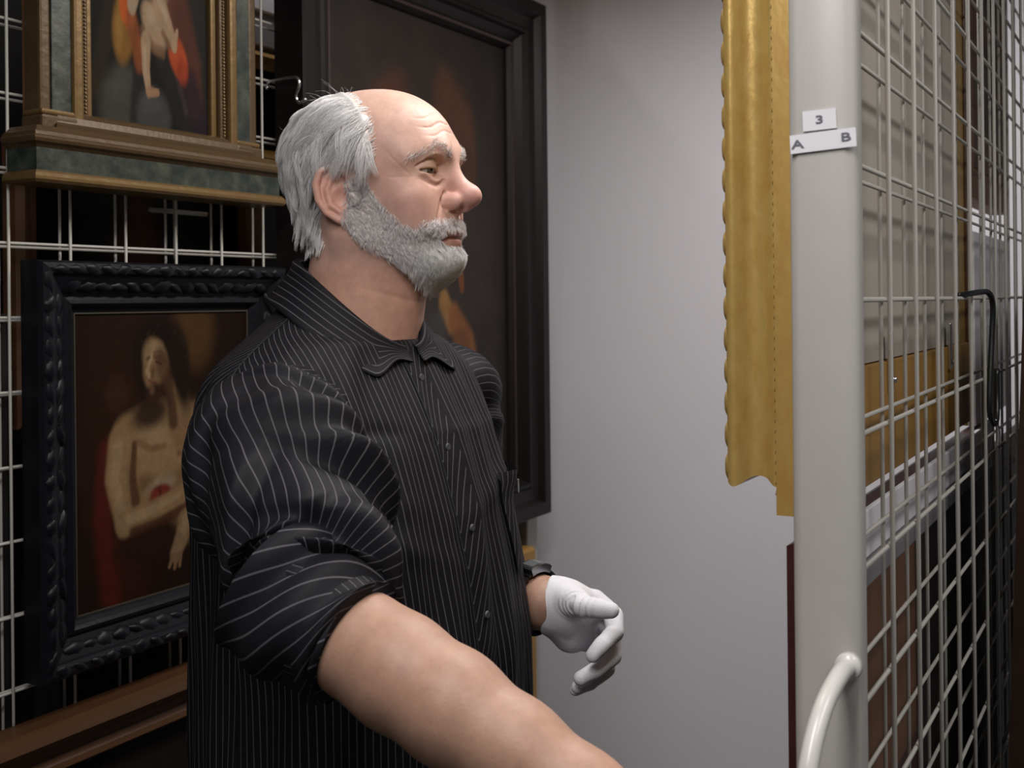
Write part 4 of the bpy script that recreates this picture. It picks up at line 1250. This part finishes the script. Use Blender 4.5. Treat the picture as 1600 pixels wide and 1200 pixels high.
def torso_panel(name, t0, t1, nt, front):
    th = np.linspace(t0, t1, nt); T, J = np.meshgrid(th, np.arange(len(zz)))
    xf, yl = torso_surface(T, J); Zq = zz[J]
    dsp = torso_disp(T, Zq)
    if front:
        arc = np.abs(T) ; dsp = dsp + 0 * arc
    nx, ny = np.cos(T), np.sin(T)
    xf = xf + dsp * nx; yl = yl + dsp * ny
    # V-shaped opening at the front of the neck: lower the front edge
    Zs = Zq.copy()
    if front:
        tilt = sstep(1.40, 1.475, Zq) * np.cos(T).clip(0) * .070
        Zs = Zq - tilt
    Pw = ROOT + xf[..., None] * BF + yl[..., None] * BL
    Pw[..., 2] = Zs
    # stripe coordinate: arc length from the panel's centre line
    xr, yr = torso_surface(T, J)
    dl = np.hypot(np.diff(xr, axis=1), np.diff(yr, axis=1)); s = np.concatenate([np.zeros((len(zz), 1)), np.cumsum(dl, 1)], 1)
    s = s - s[:, nt // 2][:, None]
    n0 = len(zz); idx = np.arange(n0 * nt).reshape(n0, nt)
    f = np.stack([idx[:-1, :-1], idx[:-1, 1:], idx[1:, 1:], idx[1:, :-1]], -1).reshape(-1, 4)
    o = link(name, new_mesh(name, to_root(Pw.reshape(-1, 3)), f, True, stripe=s.ravel() + 1.0), M_SHIRT, shirt)
    return o, Pw
sf, PF = torso_panel('shirt_front', -math.pi / 2, math.pi / 2, 241, True)
sb, PB = torso_panel('shirt_back', math.pi / 2, math.pi * 1.5, 181, False)
# placket edge and buttons
mid = 120
def front_point(th, zq):
    j = int(np.argmin(np.abs(zz - zq))); i = int(round((th + math.pi / 2) / math.pi * 240)); return PF[j, i]
def placket_pt(yv, j):
    row = PF[j]; yl = (row - ROOT) @ BL; s_ = slice(80, 161)
    return np.array([np.interp(yv, yl[s_], row[s_, k]) for k in range(3)])
js = [int(np.argmin(np.abs(zz - q))) for q in np.linspace(.79, 1.40, 110)]; js = sorted(set(js))
ys = np.concatenate([[-.0165, -.0160], np.linspace(-.0155, .0185, 9), [.0190, .0195]])
lift = [0, .0014] + [.0026] * 9 + [.0014, 0]
pv, ps = [], []
for j in js:
    for yv, lf in zip(ys, lift):
        q = placket_pt(yv, j); pv.append(to_root(q + BF * (lf + .0006 * math.sin(zz[j] * 60)))); ps.append(yv * .8 - zz[j] * .42 + 2)
idx = np.arange(len(js) * len(ys)).reshape(len(js), len(ys))
f = np.stack([idx[:-1, :-1], idx[:-1, 1:], idx[1:, 1:], idx[1:, :-1]], -1).reshape(-1, 4)
link('placket', new_mesh('placket', np.array(pv), f, True, stripe=ps), M_SHIRT, shirt)
edge = [to_root(placket_pt(-.0168, j) + BF * .0008) for j in js[::3]]
tube('placket_edge', edge, .0014, mat('shirt_seam', (.006, .006, .008), .8), shirt, 6)
for zq in (.93, 1.02, 1.11, 1.20, 1.29, 1.365):
    p = placket_pt(.0015, int(np.argmin(np.abs(zz - zq)))) + .0042 * BF
    bm = bmesh.new(); bmesh.ops.create_cone(bm, cap_ends=True, segments=16, radius1=.0042, radius2=.0036, depth=.0020)
    me = bpy.data.meshes.new('button'); bm.to_mesh(me); bm.free()
    o = link('button', me, M_BUTTON, shirt, tuple(to_root(p))); o.rotation_euler = Vector(BF).to_track_quat('Z', 'Y').to_euler()
# chest pocket on his left side
def patch(name, ths, zs, lift, strp):
    vs, sv = [], []
    for zq in zs:
        for t in ths(zq):
            p = front_point(t, zq); nrm = math.cos(t) * BF + math.sin(t) * BL
            vs.append(to_root(p + nrm * lift(t, zq))); sv.append(strp(t, zq))
    nt = len(list(ths(zs[0]))); nz = len(zs); idx = np.arange(nt * nz).reshape(nz, nt)
    f = np.stack([idx[:-1, :-1], idx[:-1, 1:], idx[1:, 1:], idx[1:, :-1]], -1).reshape(-1, 4)
    return link(name, new_mesh(name, np.array(vs), f, True, stripe=sv), M_SHIRT, shirt)
patch('pocket', lambda zq: np.linspace(.42, 1.02, 14), np.linspace(1.13, 1.245, 12), lambda t, zq: .004 + .010 * sstep(1.21, 1.245, zq) * math.sin((t - .42) / .6 * math.pi), lambda t, zq: t * .18 + (1.25 - zq) * .35 + 1)

# small woven mark on the pocket
pm = front_point(.72, 1.222) + (math.cos(.72) * BF + math.sin(.72) * BL) * .0165
mk_ = link('woven_mark', box_mesh('woven_mark', -.003, .003, -.001, .001, -.008, .008, .0006), mat('pale_thread', (.30, .32, .32), .7), shirt, tuple(to_root(pm)))
mk_.rotation_euler = (0, .12, math.atan2(BF[1] * math.cos(.72) + BL[1] * math.sin(.72), BF[0] * math.cos(.72) + BL[0] * math.sin(.72)) + math.pi / 2)
# shoulder seam
seam = [to_root(PF[j, 0] + V3(0, 0, .0008)) for j in range(96, 146, 2)]
tube('shoulder_seam', seam, .0012, MATS['shirt_seam'], shirt, 6)

# sleeves: lofted along the arm with folds
def loft(name, path, radii, nt, nl, dispf, m, parent, strf, squash=1.0, ref=V3(0, 0, 1), tw=0.):
    P = smooth_path(path, nl); R = np.interp(np.linspace(0, 1, nl), np.linspace(0, 1, len(radii)), radii)
    Tn = np.gradient(P, axis=0); Tn /= np.linalg.norm(Tn, axis=1)[:, None]
    vs, sv = [], []
    for i in range(nl):
        a = np.cross(Tn[i], ref); a /= np.linalg.norm(a); b = np.cross(a, Tn[i])
        t = i / (nl - 1)
        for k in range(nt + 1):
            th = 2 * math.pi * k / nt - math.pi
            r = R[i] + dispf(t, th)
            vs.append(to_root(P[i] + r * (math.cos(th) * b + math.sin(th) * a * squash))); sv.append(strf(t, th))
    idx = np.arange(nl * (nt + 1)).reshape(nl, nt + 1)
    f = np.stack([idx[:-1, :-1], idx[1:, :-1], idx[1:, 1:], idx[:-1, 1:]], -1).reshape(-1, 4)
    return link(name, new_mesh(name, np.array(vs), f, True, stripe=np.array(sv) + 1.0), m, parent)
# th = 0 on top, positive towards cross(T, up) side
cuff_c = EL_R + fdir * .012
arm_path = [V3(-.175, 1.33, 1.295), V3(-.222, 1.245, 1.322), V3(-.245, 1.165, 1.310), pix(440, 760, 1.075), pix(490, 895, 1.0), cuff_c - fdir * .03, cuff_c + fdir * .012]
# sharp folds: (t, th centre, slope, width t, half angle, depth)
FOLDS = [(.34, -.9, -.03, .040, .6, .008), (.425, -1.0, -.07, .036, .8, .015), (.505, -.4, -.02, .046, 1.0, .017), (.575, -.9, -.05, .044, 1.2, .024), (.64, -1.3, -.10, .032, .8, .016), (.715, -.9, -.07, .044, 1.2, .024), (.79, -.3, -.05, .036, 1.2, .016),
         (.47, 1.3, .08, .050, .7, .010), (.60, 1.2, .10, .050, .8, .012), (.72, 1.0, .10, .045, .8, .012), (.52, 2.2, .10, .050, .7, .010), (.62, -2.2, -.08, .05, .7, .014)]
def sleeve_disp(t, th):
    d = -.004 + .0018 * math.sin(th * 5 + 7 * t) + .0012 * math.sin(th * 9 - 11 * t)
    for (tc, th0, sl, w_, ha, amp) in FOLDS:
        dt = (th - th0 + math.pi) % (2 * math.pi) - math.pi
        xq = (t - tc - sl * dt) / w_
        # gentle rise, steep fall on the side towards the cuff
        pr = math.exp(-(xq / 1.15) ** 2) if xq < 0 else math.exp(-(xq / .30) ** 2)
        d += amp * pr * math.exp(-(dt / ha) ** 2)
        d -= .45 * amp * math.exp(-((xq - .62) / .32) ** 2) * math.exp(-(dt / ha) ** 2)
    return d * min(1, t / .22) * (1 if t < .85 else max(0.3, (1 - t) / .15))
loft('sleeve', arm_path, [.030, .060, .084, .080, .070, .061, .053], 130, 220, sleeve_disp, M_SHIRTS, shirt, lambda t, th: th * .082 + .010 * math.sin(t * 5))
cuffp = [cuff_c - fdir * .075 + top_r * .004, cuff_c - fdir * .045, cuff_c - fdir * .015, cuff_c + fdir * .008, cuff_c + fdir * .017, cuff_c + fdir * .012, cuff_c - fdir * .002]
loft('rolled_cuff', cuffp, [.064, .064, .0610, .0570, .0530, .0490, .0455], 96, 60, lambda t, th: .003 * math.sin(th * 3 + 9 * t) + .0035 * math.sin(22 * t + th * 1.2) * (1 if t < .7 else 0), M_SHIRTS, shirt, lambda t, th: t * .12 + th * .028)
# far sleeve, mostly hidden
d2_ = EL_L - SH_L
loft('sleeve', [bw(-.01, .08, 1.30), SH_L - V3(0, 0, .012), SH_L + d2_ * .35, SH_L + d2_ * .7, EL_L - fl_ * .0, EL_L + fl_ * .05], [.03, .068, .074, .072, .066, .060], 60, 60, lambda t, th: .003 * math.sin(th * 4 + 15 * t), M_SHIRTS, shirt, lambda t, th: th * .075)

# collar: stand, fold, falling leaf around the neck
nc, ncs = 121, 26
vs, sv = [], []
NC = bw(-.004, .004, 0)
for i in range(nc):
    th = -math.pi + .12 + (2 * math.pi - .24) * i / (nc - 1)      # 0 = back of neck, +-pi = front opening
    ca, sa_ = -math.cos(th), math.sin(th)                # forward component, left component
    fr = (1 - math.cos(th)) / 2                          # 0 back .. 1 front
    rx, ry = .068, .069
    top = 1.500 - .104 * fr ** 1.9
    flare = 1 + .05 * fr
    # leaf length grows to the points
    leaf = .047 + .014 * sstep(.3, .86, fr)
    leaf = leaf * (1 - .72 * sstep(.87, .985, fr))
    for j in range(ncs):
        t = j / (ncs - 1)
        if t < .3:      # inside stand, rising
            q = t / .3; h = top - .034 * (1 - q); o = -.004 * (1 - q)
        elif t < .42:   # rolled top
            q = (t - .3) / .12; a = math.pi * q; h = top + .0045 * math.sin(a); o = .0042 * (1 - math.cos(a))
        else:           # leaf, falling outward
            q = (t - .42) / .58; h = top - leaf * q * (.90 - .10 * fr); o = .0084 + leaf * (.36 * q + .34 * q * q) * (1 - .20 * fr)
        nx_, ny_ = ca, sa_
        w3 = NC + (rx * flare + o) * nx_ * BF + (ry + o) * ny_ * BL
        vs.append(to_root(V3(w3[0], w3[1], h))); sv.append(t * .085 + .012 * fr)
idx = np.arange(nc * ncs).reshape(nc, ncs)
f = np.stack([idx[:-1, :-1], idx[1:, :-1], idx[1:, 1:], idx[:-1, 1:]], -1).reshape(-1, 4)
co = link('collar', new_mesh('collar', np.array(vs), f, True, stripe=np.array(sv) + 1), M_SHIRT, shirt)
md = co.modifiers.new('thick', 'SOLIDIFY'); md.thickness = .0016; md.offset = 0

# ------------------------------------------------ trousers and shoes (below the picture)
def trouser_sdf(P):
    d = ell(P, bw(-.005, 0, .93), (.165, .165, .12))
    for i in (0, 1):
        d = smin(d, chain(P, [hips[i], knees[i], ankles[i] + V3(0, 0, .0)], [.105, .080, .066]), .03)
    d = smax(d, P[:, 2] - .985, .005); d = smax(d, .055 - P[:, 2], .005)
    return d + .003 * wob(P, 40, 91)
v, f = nets(trouser_sdf, (-.5, 1.05, .03), (.15, 1.75, 1.02), .010, B=6)
link('trousers', new_mesh('trousers', to_root(v), f, True), M_TROUSER, root)
for i in (0, 1):
    def shoe_sdf(P):
        a = ankles[i]; 
        d = capsule(P, V3(a[0], a[1], .05) - .03 * BF, V3(a[0], a[1], .042) + .17 * BF, .05, .043)
        d = smin(d, capsule(P, V3(a[0], a[1], .06), V3(a[0], a[1], .10), .05), .03)
        d = smax(d, -P[:, 2] + .001, .004)
        return d
    v, f = nets(shoe_sdf, ankles[i] - V3(.2, .2, .10), ankles[i] + V3(.28, .25, .06), .006, B=6)
    link('shoe', new_mesh('shoe', to_root(v), f, True), M_SHOE, root)

# ------------------------------------------------ gloves
def hand_sdf_from(pts_r, palm, k=.005):
    def fn(P):
        d = None
        for (pts, rs) in palm:
            e = chain(P, pts, rs, .012); d = e if d is None else smin(d, e, .016)
        for (pts, rs) in pts_r:
            d = smin(d, chain(P, pts, rs), k)
        return d + .0005 * wob(P, 300, 15)
    return fn
X_ = pix
fingers_l = [
    ([X_(893, 938, 1.415), X_(912, 948, 1.375), X_(936, 951, 1.362), X_(955, 954, 1.358)], [.017, .0135, .0118, .0095]),      # thumb
    ([X_(930, 938, 1.438), X_(958, 962, 1.425), X_(961, 988, 1.405), X_(940, 1008, 1.38), X_(926, 1024, 1.366)], [.0135, .0125, .0110, .0100, .0085]),  # index
    ([X_(930, 955, 1.452), X_(957, 985, 1.440), X_(957, 1025, 1.415), X_(930, 1048, 1.388), X_(907, 1060, 1.375)], [.0135, .0125, .0112, .0100, .0085]),  # middle
    ([X_(925, 970, 1.466), X_(947, 1005, 1.458), X_(948, 1045, 1.435), X_(922, 1066, 1.405), X_(902, 1074, 1.392)], [.013, .012, .0106, .0096, .008]),   # ring
    ([X_(915, 985, 1.478), X_(932, 1018, 1.472), X_(934, 1052, 1.452), X_(915, 1070, 1.43), X_(899, 1078, 1.418)], [.012, .0108, .0094, .0085, .0072]),     # little
]
palm_l = [([X_(866, 940, 1.437), X_(900, 945, 1.432), X_(930, 945, 1.440)], [.026, .024, .014]),
          ([X_(864, 952, 1.440), X_(898, 968, 1.446), X_(926, 975, 1.458)], [.026, .0235, .014]),
          ([X_(866, 962, 1.444), X_(892, 990, 1.455), X_(912, 1000, 1.472)], [.024, .021, .014]),
          ([X_(876, 930, 1.428), X_(900, 942, 1.398)], [.020, .016])]
gl = hand_sdf_from(fingers_l, palm_l)
wr = WR_L
def glove_l(P):
    d = gl(P)
    ax_ = X_(875, 948, 1.435) - WR_L; ax_ /= np.linalg.norm(ax_)
    base = X_(859, 944, 1.441)
    cuff = capsule(P, base, base + ax_ * .02, .0345, .032)
    d = smin(d, cuff, .008)
    d = smax(d, -((P - base.astype(np.float32)) @ ax_.astype(np.float32) + .004), .0015)
    # gathers near the thumb
    c0 = X_(900, 945, 1.38)
    r_ = np.linalg.norm(P - c0.astype(np.float32), axis=1)
    return d + .0012 * np.sin(r_ * 900) * np.exp(-((r_ - .018) / .012) ** 2)
lo = np.minimum.reduce([p for s in fingers_l for p in s[0]] + [X_(840, 900, 1.43)]) - .04
hi = np.maximum.reduce([p for s in fingers_l for p in s[0]] + [X_(840, 900, 1.45)]) + .04
v, f = nets(glove_l, lo, hi, .0016)
link('glove', new_mesh('glove', to_root(v), f, True), M_GLOVE, root)

# near hand closed round the handle bar
gz = V3(0, 0, 1)
toward = fdir - gz * (fdir @ gz); toward /= np.linalg.norm(toward)
across = np.cross(gz, toward)                        # to the left of the reach
bar_r = .0068
fr_, pl_ = [], []
kn = GRIP - toward * .030
for q, (dz, ln) in enumerate(((.030, 1.0), (.010, 1.06), (-.010, 1.0), (-.029, .85))):
    c = GRIP + gz * dz; fr = .0105 * (1 if q < 3 else .88)
    R_ = bar_r + fr * .92
    # knuckle on the outer (camera) side, curling round the far side of the bar
    base = c - toward * .030 * ln - across * .022
    pts = [base]
    for a in (-2.3, -1.1, .1, 1.2, 2.2):
        pts.append(c + R_ * (math.cos(a) * toward + math.sin(a) * across))
    fr_.append((pts, [fr * 1.15, fr * 1.1, fr * 1.05, fr, fr * .95, fr * .85]))
    pl_.append(([WR_R - gz * (.012 * (q - 1.5)) + fdir * .01, base], [.024, .0145]))
fr_.append(([WR_R + fdir * .03 + across * .02 + gz * .01, GRIP - toward * .028 + across * .026 + gz * .030, GRIP - toward * .008 + across * .022 + gz * .045, GRIP + toward * .012 + across * .006 + gz * .052], [.016, .0135, .0120, .0098]))
gr = hand_sdf_from(fr_, pl_)
v, f = nets(gr, np.minimum(WR_R, GRIP) - .08, np.maximum(WR_R, GRIP) + .08, .0022)
link('glove', new_mesh('glove', to_root(v), f, True), M_GLOVE, root)

# ------------------------------------------------ wristwatch on the far wrist
wt = empty('wristwatch', tuple(to_root(pix(834, 938, 1.448)))); wt.parent = root
wa = fl_
wc = pix(834, 938, 1.448)
b1 = np.cross(wa, V3(0, 0, 1)); b1 /= np.linalg.norm(b1); b2 = np.cross(b1, wa)
def band(name, r0, r1, half, a0, a1, m, parent, n=40):
    vs, fs = [], []
    for i in range(n + 1):
        a = a0 + (a1 - a0) * i / n
        dr = math.cos(a) * b2 * 1.08 + math.sin(a) * b1 * .98
        for (r, h) in ((r0, -half), (r1, -half), (r1, half), (r0, half)): vs.append(dr * r + wa * h)
    for i in range(n):
        for k in range(4):
            fs.append((i * 4 + k, i * 4 + (k + 1) % 4, i * 4 + 4 + (k + 1) % 4, i * 4 + 4 + k))
    fs += [(0, 1, 2, 3), (n * 4 + 3, n * 4 + 2, n * 4 + 1, n * 4)]
    bm = bmesh.new(); bv = [bm.verts.new(q) for q in vs]
    for q in fs: bm.faces.new([bv[k] for k in q])
    bmesh.ops.recalc_face_normals(bm, faces=bm.faces[:])
    me = bpy.data.meshes.new(name); bm.to_mesh(me); bm.free()
    return link(name, me, m, parent)
M_STRAP = mat('black_steel_strap', (.02, .02, .02), .3, .5)
for k in range(22):
    a = 2 * math.pi * k / 22
    band('strap_link', .0355, .0395, .0100, a + .02, a + 2 * math.pi / 22 - .02, M_STRAP, wt, 3)
cs = band('watch_case', .036, .0445, .0125, -.42, .42, mat('grey_watch_steel', (.25, .25, .26), .25, .9), wt, 12)
band('bezel', .0445, .0452, .0118, -.38, .38, M_STEEL, cs, 12)
band('dial', .0452, .0456, .0088, -.30, .30, mat('watch_dial', (.10, .11, .11), .1), cs, 12)
